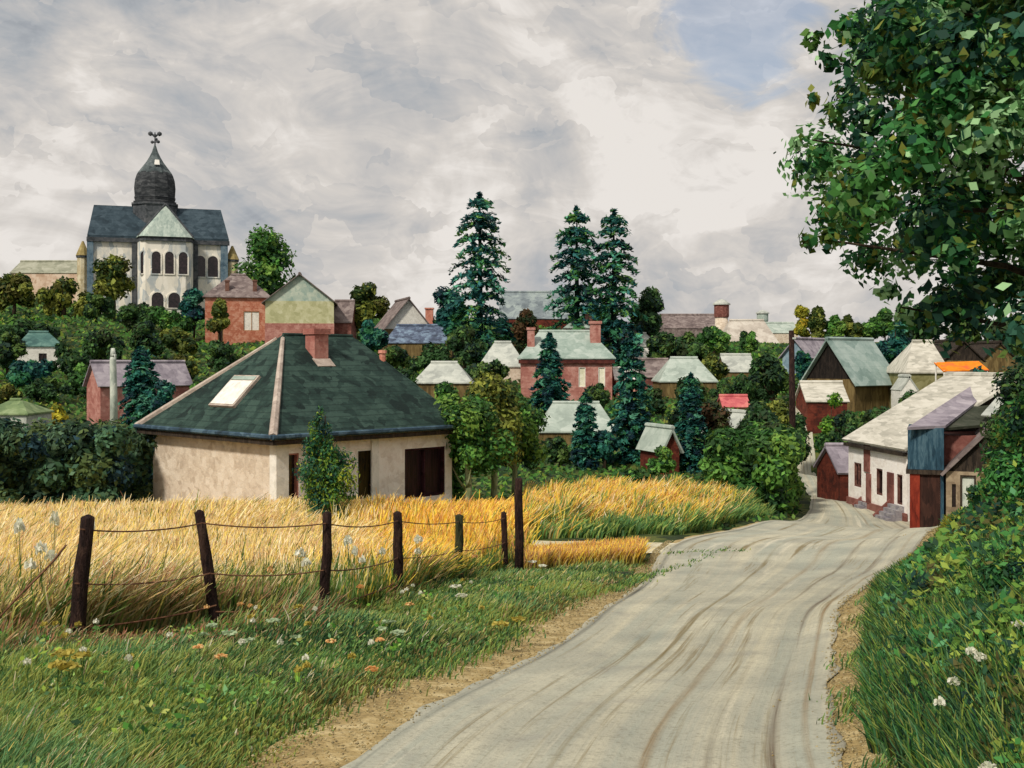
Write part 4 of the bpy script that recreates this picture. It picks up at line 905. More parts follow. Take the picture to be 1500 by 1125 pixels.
tree('dark teal tree behind the left edge of the cottage roof', 238, 556, 640, 56, 66, P_TEAL)
tree('bright yellow flowering bush left of the pink barn', 82, 588, 620, 58, 80, P_YEL, name='bush', cat='bush', trunk=False, n=8)
tree('rounded olive tree on the skyline right of the gabled house', 537, 412, 500, 66, 152, P_OLIVE, n=18)
for a in ((545, 468, 540, 48, 128, P_TEAL, 'teal tree under the rounded olive skyline tree'),
          (580, 500, 560, 60, 116, P_DARK, 'dark tree below the brown and blue roof'),
          (655, 418, 510, 60, 134, P_TEAL, 'dark tree at the left foot of the tallest spruce'),
          (745, 458, 510, 52, 138, P_TEAL, 'teal tree at the right foot of the tallest spruce'),
          (680, 478, 540, 80, 124, P_DARK, 'dark broad tree below the tallest spruce'),
          (772, 450, 520, 44, 128, P_BROWN, 'brownish tree left of the sage roof'),
          (950, 422, 520, 62, 142, P_DARK, 'dark green tree right of the twin spruces'),
          (880, 448, 500, 90, 144, P_TEAL, 'teal bushes at the feet of the twin spruces'),
          (975, 480, 545, 70, 128, P_DARK, 'dark tree left of the long skyline roof'),
          (1010, 484, 540, 60, 126, P_DARK, 'dark tree above the pale mint roof'),
          (1045, 478, 545, 60, 150, P_MID, 'green tree in front of the brown banded tower'),
          (1095, 482, 530, 34, 155, P_MID, 'green tree in front of the beige skyline roof'),
          (1040, 520, 590, 60, 112, P_OLIVE, 'olive tree right of the pale mint roof'),
          (1130, 520, 600, 96, 96, P_DARK, 'broad dark tree left of the utility pole'),
          (1095, 548, 620, 70, 90, P_DARK, 'dark tree behind the pink roofed shed'),
          (1178, 512, 566, 32, 110, P_TEAL, 'small teal tree right of the utility pole'),
          (1218, 572, 640, 44, 70, P_BRIGHT, 'bright green bush in front of the red brick shed'),
          (1140, 585, 655, 60, 68, P_OLIVE, 'olive tree left of the foot of the utility pole'),
          (1240, 600, 680, 80, 64, P_DARK, 'dark tree below the barn'),
          (1290, 590, 650, 80, 66, P_DARK, 'dark tree above the cream roof of the white house'),
          (715, 525, 600, 80, 96, P_DARK, 'dark tree below the whitish roofed outbuilding'),
          (650, 560, 620, 70, 82, P_MID, 'green tree below the grey green roofed shed'),
          (590, 540, 600, 60, 84, P_DARK, 'dark tree behind the right slope of the cottage roof'),
          (1350, 440, 520, 90, 118, P_DARK, 'dark tree right of the teal roofed barn'),
          (1312, 470, 560, 60, 112, P_TEAL, 'teal tree behind the teal roofed barn'),
          (1415, 440, 540, 100, 120, P_DARK, 'large dark tree behind the brown gabled house'),
          (1480, 450, 560, 90, 116, P_DARK, 'dark tree at the right edge behind the dark gabled house'),
          (1428, 530, 570, 40, 72, P_TEAL, 'teal bush under the orange roof'),
          (868, 555, 620, 60, 94, P_DARK, 'dark bush at the foot of the big brick house'),
          (960, 570, 690, 60, 84, P_DARK, 'dark tree right of the tall dark spruce'),
          (1010, 548, 690, 80, 66, P_DARK, 'tall dark tree left of the timber cabin'),
          (1046, 585, 695, 56, 60, P_BROWN, 'brownish tree left of the timber cabin'),
          (820, 640, 700, 70, 62, P_DARK, 'dark bushes below the mint roof'),
          (885, 632, 700, 60, 60, P_TEAL, 'teal bushes between the two dark spruces'),
          (775, 655, 705, 60, 58, P_DARK, 'dark bush right of the pale trunked trees'),
          (972, 655, 705, 50, 52, P_MID, 'green bush under the tiny red shed')):
    px, t_, b_, w_, d_, P_, lb = a; tree(lb, px, t_, b_, w_, d_, P_)
for a in ((40, 470, 520, 120, 134, P_DARK, 'dark bushes along the grassy terrace below the tan building'),
          (120, 535, 600, 60, 96, P_MID, 'green tree behind the top of the pink barn'),
          (270, 520, 580, 60, 108, P_OLIVE, 'olive tree behind the mauve barn roof at its right end'),
          (290, 560, 610, 60, 84, P_MID, 'green bush close behind the left slope of the cottage roof'),
          (640, 505, 545, 90, 112, P_DARK, 'dark bushes below the blue and mauve roofed shed'),
          (690, 585, 640, 60, 78, P_DARK, 'dark tree behind the pale trunked trees'),
          (1060, 560, 610, 60, 96, P_DARK, 'dark bushes right of the pale mint roof'),
          (1085, 640, 690, 90, 56, P_DARK, 'dark bushes below the timber cabin'),
          (1335, 572, 612, 50, 74, P_DARK, 'dark bush hiding the foot of the tiny white hut'),
          (1165, 600, 650, 50, 72, P_DARK, 'dark bush left of the red brick shed'),
          (1395, 575, 610, 60, 66, P_DARK, 'dark bushes in front of the carport posts'),
          (925, 690, 720, 110, 50, P_MID, 'low green bushes behind the yellow grass patch')):
    px, t_, b_, w_, d_, P_, lb = a; tree(lb, px, t_, b_, w_, d_, P_)
G1 = 'row of small trees on the far right skyline'
for i, (px, t_, w_, P_) in enumerate(((1174, 446, 20, P_YEL), (1196, 450, 34, P_OLIVE), (1222, 454, 34, P_MID), (1246, 458, 34, P_OLIVE), (1272, 460, 36, P_MID), (1296, 452, 36, P_MID), (1322, 448, 40, P_DARK))):
    tree(['slim yellow green tree at the left end of the far skyline row', 'olive tree second from the left of the skyline row', 'green tree third from the left of the skyline row', 'olive tree in the middle of the skyline row',
          'low green tree right of the middle of the skyline row', 'green tree second from the right of the skyline row', 'dark green tree at the right end of the skyline row'][i], px, t_, 505, w_, 196, P_, group=G1, n=9)
spruce('tallest spruce on the skyline with layered blue green branches', 703, 281, 505, 100, 130, tiers=14, shape=.38)
spruce('left spruce of the pair on the skyline', 845, 303, 500, 88, 134, tiers=13, shape=.38, group='twin spruces on the skyline')
spruce('right spruce of the pair on the skyline', 899, 306, 500, 92, 136, tiers=13, shape=.5, group='twin spruces on the skyline')
spruce('dark spruce in front of the pink brick house', 805, 488, 610, 62, 92, P_TEAL, shape=.7, tiers=13)
spruce('tall dark blue spruce right of the pink brick house', 925, 487, 700, 68, 62, P_TEAL, shape=.5, tiers=18)
spruce('short dark spruce in front of the mint roof', 857, 577, 700, 44, 60, P_TEAL, shape=.5, tiers=12)
spruce('slim dark spruce left of the brownish tree by the timber cabin', 1012, 548, 700, 50, 58, P_TEAL, shape=.5, tiers=14)
def column_shrub():
    r = np.random.default_rng(5); d = 31; x = (474 - 750) / F * d; g = gz(x, d); h = (HY - 595) / F * d - g; w = 90 / F * d; L = []
    for k in range(64):
        f = (k + .5) / 64; env = (.62 + .38 * math.sin(math.pi * min(1, f * 1.35))) * (1 if f < .6 else 1 - ((f - .6) / .4) ** 1.6 * .82); a = r.random() * 6.28
        q = w / 2 * env * r.uniform(.25, .72); L.append((q * math.cos(a) + .10 * math.sin(f * 5), q * math.sin(a), h * f, w * .5 * env * r.uniform(.38, .55)))
    root = empty('conifer_shrub', (x, d, g)); C = cluster(L, 150, .062, pal('1b3a30', '24503f', '30603a', '44702f', '6d8c34', '8f9c38', '163438', '346044', k=1.25), .35, .38, .6, r)
    put_leaves('crown', C, root); q = MB(); q.tube([(0, 0, -.3), (0, 0, h * .5), (.05, 0, h * .92)], [.08, .05, .015], 7); q.build('trunk', BARK, root, True)
    tag(root, 'slender conifer shrub in front of the cream cottage door', 'shrub')
column_shrub()

def pale_trunk_trees():
    for i, (px, tp, w_, lb) in enumerate(((684, 562, 140, 'leafy tree with a pale trunk right of the cottage, the nearest to its wall'), (722, 548, 130, 'leafy tree with a pale trunk right of the cottage, the middle and tallest'), (752, 560, 110, 'leafy tree with a pale trunk right of the cottage, the one farthest from it'))):
        tree(lb, px, tp, 740, w_, (40.5, 43, 45.5)[i], P_MID if i != 1 else P_OLIVE, n=24, per=7000, size=.10, z0f=.30, bark=BIRCH, group='pale trunked trees right of the cottage', seed=40 + i)
pale_trunk_trees()
tree('low leafy bush at the right corner of the cottage', 640, 590, 640, 70, 43, P_MID, name='bush', cat='bush', n=12, trunk=False, size=.13)

def hedge(label, pts, h0, h1, depth, P, n_, per, s, name='hedge', cat='hedge', seed=5):
    """pts: list of (x,y) along the hedge"""
    r = np.random.default_rng(seed); L = []; P0 = np.array(pts)
    seg = np.linspace(0, len(P0) - 1, n_)
    for t in seg:
        i = min(int(t), len(P0) - 2); f = t - i; x, y = P0[i] * (1 - f) + P0[i + 1] * f
        hh = r.uniform(h0, h1); 
        for q in range(3):
            xx = x + r.normal(0, .3); yy = y + r.uniform(-depth / 2, depth / 2); g = gz(xx, yy); rad = r.uniform(.35, .6) * depth * .5
            L.append((xx, yy, g + hh * (q + .6) / 3.2, rad))
    o = put_leaves(name, cluster(L, per, s, P, .5, r=r)); c = P0.mean(0); me = o.data
    g = gz(*c); o.location = (c[0], c[1], g)
    v = np.empty(len(me.vertices) * 3, dtype=np.float32); me.vertices.foreach_get('co', v); v = v.reshape(-1, 3) - np.array([c[0], c[1], g]); me.vertices.foreach_set('co', v.ravel()); me.update()
    return tag(o, label, cat)
hedge('thick dark hedge at the left behind the golden field', [(-32, 36), (-24, 37), (-18, 38), (-13.6, 39.5)], 3.3, 3.9, 2.8, P_HEDGE, 40, 560, .13, seed=6)
hedge('taller dark hedge running along the left side of the cottage', [(-20, 43), (-14.5, 46)], 3.4, 4.0, 2.6, P_HEDGE, 10, 420, .17, seed=9)
hedge('overgrown green hedge at the left side of the road bend', [(8.4, 44), (10.4, 44.4), (11.7, 47.8), (12.4, 53)], 2.6, 3.5, 3.0, P_MID, 18, 520, .15, seed=7)
hedge('dark hedge between the road bend and the utility pole', [(11.8, 52), (13.2, 58), (14.8, 65)], 3.2, 4.2, 3.2, P_DARK, 14, 480, .17, seed=8)

# big tree hanging into the view from the right
def big_tree():
    r = np.random.default_rng(21); bx, by = 8.9, 14.5; g = gz(bx, by); root = empty('broadleaf_tree', (bx, by, g)); tag(root, 'huge dark leafy tree filling the upper right corner above the bank', 'tree')
    poly = [(1285, -20), (1180, 35), (1172, 80), (1200, 105), (1222, 128), (1170, 128), (1172, 160), (1200, 185), (1150, 195), (1148, 248), (1190, 262), (1205, 290), (1178, 318), (1158, 345), (1160, 385), (1215, 380), (1262, 378), (1262, 420), (1285, 442), (1305, 470), (1350, 488), (1430, 498), (1500, 510), (1510, 600), (2400, 640), (2400, -900), (1285, -900)]
    def inside(px, py):
        c = False; j = len(poly) - 1
        for i in range(len(poly)):
            if (poly[i][1] > py) != (poly[j][1] > py) and px < (poly[j][0] - poly[i][0]) * (py - poly[i][1]) / (poly[j][1] - poly[i][1]) + poly[i][0]: c = not c
            j = i
        return c
    L = []; zc = 3.6
    while len(L) < 590:
        v = r.normal(0, 1, 3); v /= np.linalg.norm(v); q = r.random() ** .36 * 6.0
        x, y, z = bx + v[0] * q, by + v[1] * q * .75, zc + v[2] * q * .95; rad = r.uniform(.30, .66)
        if y < 6: continue
        px, py = 750 + F * x / y, HY - F * z / y; rp = rad * F / y
        if px < 1560 and not (inside(px - rp * .75, py) and inside(px, py + rp * .6)): continue
        if z < g - by * 0 + .8: continue
        L.append((x - bx, y - by, z - g, rad))
    # some sprays reaching out along the left outline
    for px, py, rp in ((1192, 60, 22), (1215, 88, 22), (1240, 40, 30), (1190, 145, 16), (1225, 165, 24), (1170, 205, 14), (1172, 240, 14), (1205, 225, 22), (1185, 355, 20), (1215, 350, 24), (1250, 335, 26), (1275, 310, 26), (1245, 270, 24), (1300, 425, 22), (1330, 460, 26), (1280, 110, 30), (1320, 30, 34)):
        d = 13.5 + r.uniform(-1, 1); p = PX(px, py, d); L.append((p.x - bx, p.y - by, p.z - g, rp / F * d))
    put_leaves('crown', cluster(L, 270, .07, P_BIG, .25, r=r, asp=.65), root)
    mb = MB(); H = 10.5 - g
    mb.tube([(0, 0, -.5), (.1, 0, 1.5), (-.1, .1, 3.5), (0, .1, 6), (0, 0, H - 1.5)], [.42, .34, .28, .18, .05], 12)
    for i in range(34):
        z = r.uniform(1.6, H - 3); t = L[r.integers(0, len(L))]; e = Vector(t[:3])
        if e.length < 1.5: continue
        s = Vector((0, .05, min(z, max(1.2, e.z - .6)))); m_ = s.lerp(e, .5) + Vector((0, 0, .35))
        mb.tube([s, m_, e], [.075, .04, .01], 6, False)
    for px, py in ((1190, 205), (1200, 350), (1210, 90), (1320, 450)):
        e = PX(px, py, 13.6) - Vector((bx, by, g)); s = Vector((0, 0, e.z - 1.2)); mb.tube([s, s.lerp(e, .5) + Vector((0, 0, .3)), e], [.07, .04, .01], 6, False)
    mb.build('trunk', BARK, root, True)
big_tree()

# ---------------------------------------------------------------- shrubs and undergrowth on the right bank
def bank_cover():
    r = np.random.default_rng(31); n_ = 120000
    y = 3 + 34 * r.random(n_) ** 1.5; x = vr(y) + .05 + r.random(n_) ** 1.2 * (2.2 + y * .33)
    hgt = r.random(n_) ** 1.6 * (.16 + np.clip(x - vr(y), 0, 1.5) * .32) * (1 + .5 * np.sin(x * 2.1) * np.sin(y * 1.3))
    C = np.stack([x, y, GZ(x, y) + hgt], 1)
    # colour patches follow plants, a metre or so across
    k = np.floor((np.sin(x * 1.9 + y * .7) + np.sin(y * 1.6 - x) + 2) / 4 * 10.99).astype(int) % len(P_BANK)
    o = put_leaves('undergrowth', dabs(C, .012 + .0036 * y, P_BANK, np.tile([-.35, -.3, .7], (n_, 1)), k, .5, r=r)); tag(o, kind='stuff', label='leafy undergrowth covering the right bank', cat='undergrowth')
bank_cover()
def shrub(label, px, top, base, w, d, P, n_=12, per=1800, size=.07, x=None, **kw):
    tree(label, px, top, base, w, d, P, name='shrub', cat='shrub', trunk=False, n=n_, per=per, size=size, **kw)
shrub('leafy dark shrub right of the white shed door', 1478, 610, 760, 110, 33, P_BANK, 20, 6500, .08)
shrub('tall dark shrub at the right end of the cream roofed white house', 1512, 515, 790, 150, 33, P_DARK, 24, 8000, .085)
shrub('dark rounded shrub hiding the foot of the timber shed', 1462, 690, 800, 90, 27, P_BANK, 16, 5500, .062)
shrub('broad dark shrub at the right edge halfway along the bank', 1530, 600, 860, 190, 20, P_BANK, 24, 9000, .055)
shrub('dark shrub on the bank above the sandy verge', 1440, 800, 920, 120, 15, P_BANK, 18, 6500, .042)
shrub('bushy shrub at the right edge of the bank below the big tree', 1560, 560, 950, 260, 13, P_BANK, 28, 14000, .04)
shrub('low shrub with olive leaves nearest to the viewer on the right bank', 1480, 940, 1120, 160, 8, P_BANK, 20, 9000, .026)

# ---------------------------------------------------------------- grasses
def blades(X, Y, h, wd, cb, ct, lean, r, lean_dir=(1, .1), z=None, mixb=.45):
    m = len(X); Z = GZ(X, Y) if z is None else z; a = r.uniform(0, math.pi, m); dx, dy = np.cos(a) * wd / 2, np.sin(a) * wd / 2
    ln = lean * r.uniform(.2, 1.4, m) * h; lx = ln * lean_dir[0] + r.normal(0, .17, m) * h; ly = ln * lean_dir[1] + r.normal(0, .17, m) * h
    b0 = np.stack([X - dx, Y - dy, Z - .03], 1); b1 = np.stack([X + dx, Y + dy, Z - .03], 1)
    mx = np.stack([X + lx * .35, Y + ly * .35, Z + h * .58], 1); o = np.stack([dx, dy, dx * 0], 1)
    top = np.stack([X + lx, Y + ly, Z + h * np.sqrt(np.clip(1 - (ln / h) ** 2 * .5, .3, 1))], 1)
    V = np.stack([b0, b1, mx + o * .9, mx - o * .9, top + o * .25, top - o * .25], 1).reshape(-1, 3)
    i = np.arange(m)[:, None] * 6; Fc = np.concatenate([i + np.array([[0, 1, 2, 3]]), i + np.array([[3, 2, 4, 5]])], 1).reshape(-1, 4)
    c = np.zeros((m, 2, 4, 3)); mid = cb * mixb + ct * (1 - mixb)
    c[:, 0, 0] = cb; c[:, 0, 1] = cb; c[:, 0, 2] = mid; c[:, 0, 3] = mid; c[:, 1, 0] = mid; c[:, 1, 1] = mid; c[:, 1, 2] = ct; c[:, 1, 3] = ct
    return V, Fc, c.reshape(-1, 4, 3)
def put_blades(name, d, label): 
    o = nobj(name, npmesh(name, *d), LEAF); return tag(o, label, 'grass', None, 'stuff')
FX = np.array([-40, -6.5, -4.17, -3.26, -2.1, -1.6, -.98, -.15, .14]); FY = np.array([9.2, 9.8, 10.5, 11.6, 12.3, 15.3, 20, 24, 24.5])
def fence_y(x): return np.interp(x, FX, FY)
P_GOLD = pal('f2dc98', 'efd580', 'f7e8bc', 'e2c688', 'f2dc78', 'ecd8aa', 'f5ecd0', 'd8c08a', 'e0b892', k=1.2)
P_ORG = pal('f5d048', 'eeb848', 'f8dc54', 'e0ac60', 'f5e070', 'd49a62', 'ecca80', k=1.2)
P_GRN = pal('3d5a28', '4f6e2f', '5f7a35', '6d7f3a', '334c26', '7c8440', '48603a', k=1.45)
P_PNK = pal('b87e68', 'c48e78', '9f785c', 'b08e68', '8b7a52', 'a8704e', k=1.2)
P_GRS = pal('38582c', '4a7038', '628848', '7a9850', '385034', '8a9850', '4a7048', '9aa058', '62885c', k=1.55)
def in_house(x, y):
    dx, dy = x + 7.44, y - 34; a = dx * .69 + dy * .725; b_ = -dx * .725 + dy * .69
    return (a > .3) & (a < 8.3) & (b_ > .3) & (b_ < 8.5)
def golden_field():
    r = np.random.default_rng(11); n_ = 290000
    y = 9.5 + 29 * r.random(n_) ** 1.25; k = r.uniform(-.70, .012, n_); x = k * y + r.normal(0, .1, n_)
    keep = (y > fence_y(x) + .12) & ~in_house(x, y) & (lane_d(x, y) > 1.0) & ~((y > 34) & (x > -6.5) & (x < -2)) ; x, y = x[keep], y[keep]; m = len(x)
    df = y - fence_y(x); pt = np.sin(x * .9 + np.sin(y * .5) * 2) + np.sin(y * .8 + x * .3)
    front = np.clip(1 - (df + .8 * pt) / 4.5, 0, 1); u = r.random(m)
    ct = P_GOLD[r.integers(0, len(P_GOLD), m)]; ko = (x > -.13 * y + r.normal(0, .5, m)); ct = np.where(ko[:, None], P_ORG[r.integers(0, len(P_ORG), m)], ct)
    gr = P_GRN[r.integers(0, len(P_GRN), m)]; pk = P_PNK[r.integers(0, len(P_PNK), m)]
    ct = np.where((u < .08 + .60 * front)[:, None], gr, ct); u2 = r.random(m); ct = np.where((u2 < (.05 + .2 * front) * (pt > .3))[:, None], pk, ct)
    cb = P_GRN[r.integers(0, len(P_GRN), m)] * (.6 + .5 * front[:, None]) + ct * (.6 - .5 * front[:, None])
    pp = np.exp(-((x + 3.4) ** 2 / 1.2 + (y - 11.2) ** 2 / 1.2)); ct = np.where((r.random(m) < pp * .4)[:, None], P_PNK[r.integers(0, 6, m)], ct)
    s = r.uniform(.8, 1.15, (m, 1)); cl = np.sin(x * 3.1 + 2 * np.sin(y * 1.7)) * np.sin(y * 2.6 + x * 1.1); h = r.uniform(.42, 1.0, m) * (.80 - .5 * front * r.random(m) - .12 * front) * (1 + .06 * pt + .10 * cl); tall = r.random(m) < .02; h = np.where(tall, h * 1.3, h)
    put_blades('tall_grass', blades(x, y, h, .012 + .0011 * y, cb * s, ct * s, .32 + .22 * np.sin(x * .8 + y * .45) + .1 * cl, r, mixb=.35 + .4 * front[:, None]), 'tall golden grass leaning in the fenced field')
golden_field()
def golden_patches():
    r = np.random.default_rng(12); n_ = 60000
    y = 29.5 + 16 * r.random(n_); px = r.uniform(765, 1130, n_); x = (px - 750) / F * y
    yb = np.interp(px, [765, 880, 1000, 1080, 1130], [29.6, 29.4, 31, 36, 42])
    keep = (y > yb) & (lane_d(x, y) > 1.5) & (x < rl(y) - .5); x, y, yb, px = x[keep], y[keep], yb[keep], px[keep]; m = len(x)
    fr = np.clip(1 - (y - yb + .9 * np.sin(x * 1.3) + r.normal(0, .6, m)) / 3.2, 0, 1); edge = np.clip((px - 1040) / 80, 0, 1); u = r.random(m)
    ct = np.where((r.random(m) < .75)[:, None], P_ORG[r.integers(0, 7, m)], P_GOLD[r.integers(0, 9, m)]); gr = P_GRS[r.integers(0, 9, m)]
    ct = np.where((u < fr * 1.1 + edge * .6 + .2 + .2 * np.sin(x * 1.1 + y))[:, None], gr, ct); cb = P_GRN[r.integers(0, 7, m)] * .6 + ct * .4
    h = r.uniform(.3, 1.1, m) * (1 - .5 * fr) * (.72 + .25 * np.sin(x * 1.9 + np.sin(y * 1.3) * 2) + .12 * np.sin(x * 5.1))
    d1 = blades(x, y, h, .05, cb, ct, .5, r)
    n_ = 16000; y = r.uniform(23.0, 25.3, n_); px = r.uniform(766, 938, n_); x = (px - 750) / F * y
    keep = (lane_d(x, y) > 1.3) & (x < vl(y) - .1); x, y = x[keep], y[keep]; m = len(x)
    ct = np.where((r.random(m) < .7)[:, None], P_ORG[r.integers(0, 7, m)], P_PNK[r.integers(0, 6, m)]); d2 = blades(x, y, r.uniform(.2, .5, m), .028, P_GRN[r.integers(0, 7, m)], ct, .3, r)
    V = np.vstack([d1[0], d2[0]]); Fc = np.vstack([d1[1], d2[1] + len(d1[0])]); C = np.vstack([d1[2], d2[2]])
    put_blades('wild_grass', (V, Fc, C), 'orange and yellow wild grass by the side lane and road bend')
golden_patches()
def verge_grass():
    r = np.random.default_rng(13); n_ = 270000
    y = 4.2 + 20 * r.random(n_) ** 1.7; k = r.uniform(-.72, .16, n_); x = k * y
    edge = vl(y) + .08 + r.normal(0, .10, n_)
    keep = (y < fence_y(x) + .5) & (x < edge); x, y = x[keep], y[keep]; m = len(x)
    df = fence_y(x) - y; pt = np.sin(x * 1.7 + np.sin(y) * 1.5) + np.sin(y * 1.9 + x); near = np.clip(1 - df / 1.2, 0, 1); dr = np.clip(1 - (vl(y) - x) / .5, 0, 1)
    ct = P_GRS[((pt + 2) / 4 * 8.99).astype(int) % 9] * .5 + P_GRS[r.integers(0, 9, m)] * .5
    u = r.random(m); ct = np.where((u < .10 + .25 * near)[:, None], P_GOLD[r.integers(0, 9, m)] * .75, ct); u = r.random(m)
    ct = np.where((u < .3 * near * (x < -1.5))[:, None], P_PNK[r.integers(0, 6, m)], ct); ct = np.where((r.random(m) < .5 * dr)[:, None], pal('8a7d45', '6f6a3a', 'a08f58')[r.integers(0, 3, m)], ct)
    pp = np.exp(-((x + 3.3) ** 2 / .8 + (y - 10.3) ** 2 / .5)); ct = np.where((r.random(m) < pp * .8)[:, None], P_PNK[r.integers(0, 6, m)], ct)
    big = np.sin(x * .8 + 1.3 * np.sin(y * .9)) * np.sin(y * .75 + x * .5 + 1); ct = np.where((r.random(m) < np.clip(big, 0, 1) * .75)[:, None], pal('96a04e', 'a8ac5c', '86964a', '7a9a58')[r.integers(0, 4, m)] * 1.2, ct); ct = np.where((r.random(m) < np.clip(-big, 0, 1) * .6)[:, None], pal('2c4a28', '385a30', '2a4630')[r.integers(0, 3, m)] * 1.3, ct)
    h = r.uniform(.05, .16, m) * (1 + 1.4 * near * r.random(m)) * (1 - .5 * dr) * (1 + .3 * pt)
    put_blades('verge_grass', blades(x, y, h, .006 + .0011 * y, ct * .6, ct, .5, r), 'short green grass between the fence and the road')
verge_grass()
def weeds():
    r = np.random.default_rng(23); n_ = 420; y = 5 + 12 * r.random(n_) ** 1.3; x = r.uniform(-.5, .05, n_) * y
    k = (y < fence_y(x) + .6) & (x < vl(y) - .25); x, y = x[k], y[k]; C = []; T = []; Sz = []
    for i in range(len(x)):
        m = r.integers(8, 26); rad = r.uniform(.05, .2); C.append(np.stack([x[i] + r.normal(0, rad, m), y[i] + r.normal(0, rad, m), r.random(m) * r.uniform(.06, .26)], 1)); T.append(np.full(m, r.integers(0, 16))); Sz.append(np.full(m, r.uniform(.014, .032)))
    C = np.vstack(C); C[:, 2] += GZ(C[:, 0], C[:, 1]); P = np.vstack([P_GRS, P_BRIGHT])
    tag(put_leaves('weeds', dabs(C, np.concatenate(Sz), P, np.tile([0, -.3, .8], (len(C), 1)), np.concatenate(T), .6, r=r)), 'low broad leaved weeds scattered through the verge grass', 'weeds', None, 'stuff')
weeds()
def tufts():
    r = np.random.default_rng(19); X = []; Y = []
    for (xa, ya, xb, yb, w, n_) in ((958, 20.6, 1045, 24.6, .10, 230), (970, 25.3, 1092, 25.6, .10, 200), (1040, 24.8, 1070, 26.2, .08, 60), (925, 19.0, 962, 20.6, .12, 160)):
        t = r.random(n_) ; t = t + .04 * np.sin(t * 23); pxx = xa + (xb - xa) * t; yy = ya + (yb - ya) * t + r.normal(0, w, n_) * 1.6; X.append((pxx - 750) / F * yy + r.normal(0, w, n_)); Y.append(yy)
    n_ = 5000; y = 5 + 18 * r.random(n_) ** 1.3; q = np.floor(y * 2.3) ; on = np.sin(q * 12.9) > .15; X.append((vl(y) + np.abs(r.normal(0, .16, n_)))[on]); Y.append(y[on])
    y = 5 + 18 * r.random(n_) ** 1.3; q = np.floor(y * 2.1); on = np.sin(q * 7.7) > .1; X.append((vr(y) - np.abs(r.normal(0, .14, n_)))[on]); Y.append(y[on])
    x = np.concatenate(X); y = np.concatenate(Y); m = len(x); ct = np.vstack([P_GRS, P_GRN])[r.integers(0, 16, m)]
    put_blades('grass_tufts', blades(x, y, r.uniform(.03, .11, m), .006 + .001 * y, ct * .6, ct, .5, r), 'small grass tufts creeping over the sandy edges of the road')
tufts()
def bank_grass():
    r = np.random.default_rng(14); n_ = 42000; y = 3.5 + 30 * r.random(n_) ** 1.4; x = vr(y) + r.normal(0, .1, n_) + r.random(n_) ** 2.6 * (1.3 + .12 * y)
    keep = (x > vr(y) - .06); x, y = x[keep], y[keep]; m = len(x); ct = np.vstack([P_GRS, P_BANK])[r.integers(0, 20, m)] * r.uniform(.6, 1.2, (m, 1)); far = y > 17
    ct = np.where((far & (r.random(m) < .5))[:, None], P_YEL[r.integers(0, 5, m)], ct)
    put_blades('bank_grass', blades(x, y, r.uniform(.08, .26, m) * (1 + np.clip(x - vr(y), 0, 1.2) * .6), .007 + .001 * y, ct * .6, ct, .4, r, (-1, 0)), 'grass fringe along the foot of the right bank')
bank_grass()
def meadow():
    r = np.random.default_rng(15); n_ = 90000; y = 34 + 190 * r.random(n_) ** 1.3; k = r.uniform(-.6, .6, n_); x = k * y
    keep = ~in_house(x, y) & ~((x > rl(y) - .3) & (x < rr(y) + .3) & (y < 95)) & ~((y < 60) & (x > 12.5) & (x < 24)) ; x, y = x[keep], y[keep]; m = len(x)
    C = np.stack([x, y, GZ(x, y) + r.random(m) * .003 * y], 1); pt = np.sin(x * .12 + np.sin(y * .07) * 2) + np.sin(y * .11 - x * .05); lt = (pt > 1.25)
    P = np.vstack([P_MID * .75, P_BRIGHT * .8, P_OLIVE * .8]); kk = np.where(lt, r.integers(7, 14, m), r.integers(0, 7, m))
    o = put_leaves('meadow', dabs(C, .0026 * y + .03, P, np.tile([0, -.4, .8], (m, 1)), kk, .6, r=r)); tag(o, 'rough green meadow on the valley slopes', 'meadow', None, 'stuff')
meadow()

# ---------------------------------------------------------------- wild flowers
def flower_proto(kind, name, label, group):
    cols = {'white': pal('e6e4d2', 'd8dcc6', 'f0eee2'), 'peach': pal('e8b878', 'e0a668', 'f0cc90'), 'pale': pal('a9bd93', 'b9c9a4', '93ad86'), 'yellow': pal('b5a345', 'c4b45a', '9c8f3c')}[kind]
    root = empty(name, (0, 0, 0)); r = np.random.default_rng(len(kind)); q = MB(); q.tube([(0, 0, -.05), (.02, 0, .2), (.0, .01, .42)], [.006, .005, .003], 5)
    for a in range(3): q.tube([(.01, 0, .25), (.05 * math.cos(a * 2.1), .05 * math.sin(a * 2.1), .40)], [.003, .002], 4, False)
    q.build('stem', paint('stem_green', ['33502a', '44662f', '5a7c3a'], 8), root)
    n_ = 46; a = r.uniform(0, 6.283, n_); rad = .055 * r.random(n_) ** .5; C = np.stack([rad * np.cos(a), rad * np.sin(a), .42 + .03 * r.random(n_) - rad * .3], 1)
    put_leaves('bloom', dabs(C, .021, cols, np.tile([0, -.4, .8], (n_, 1)), None, .75, jit=.1, r=r), root)
    return tag(root, label, 'flower', group)
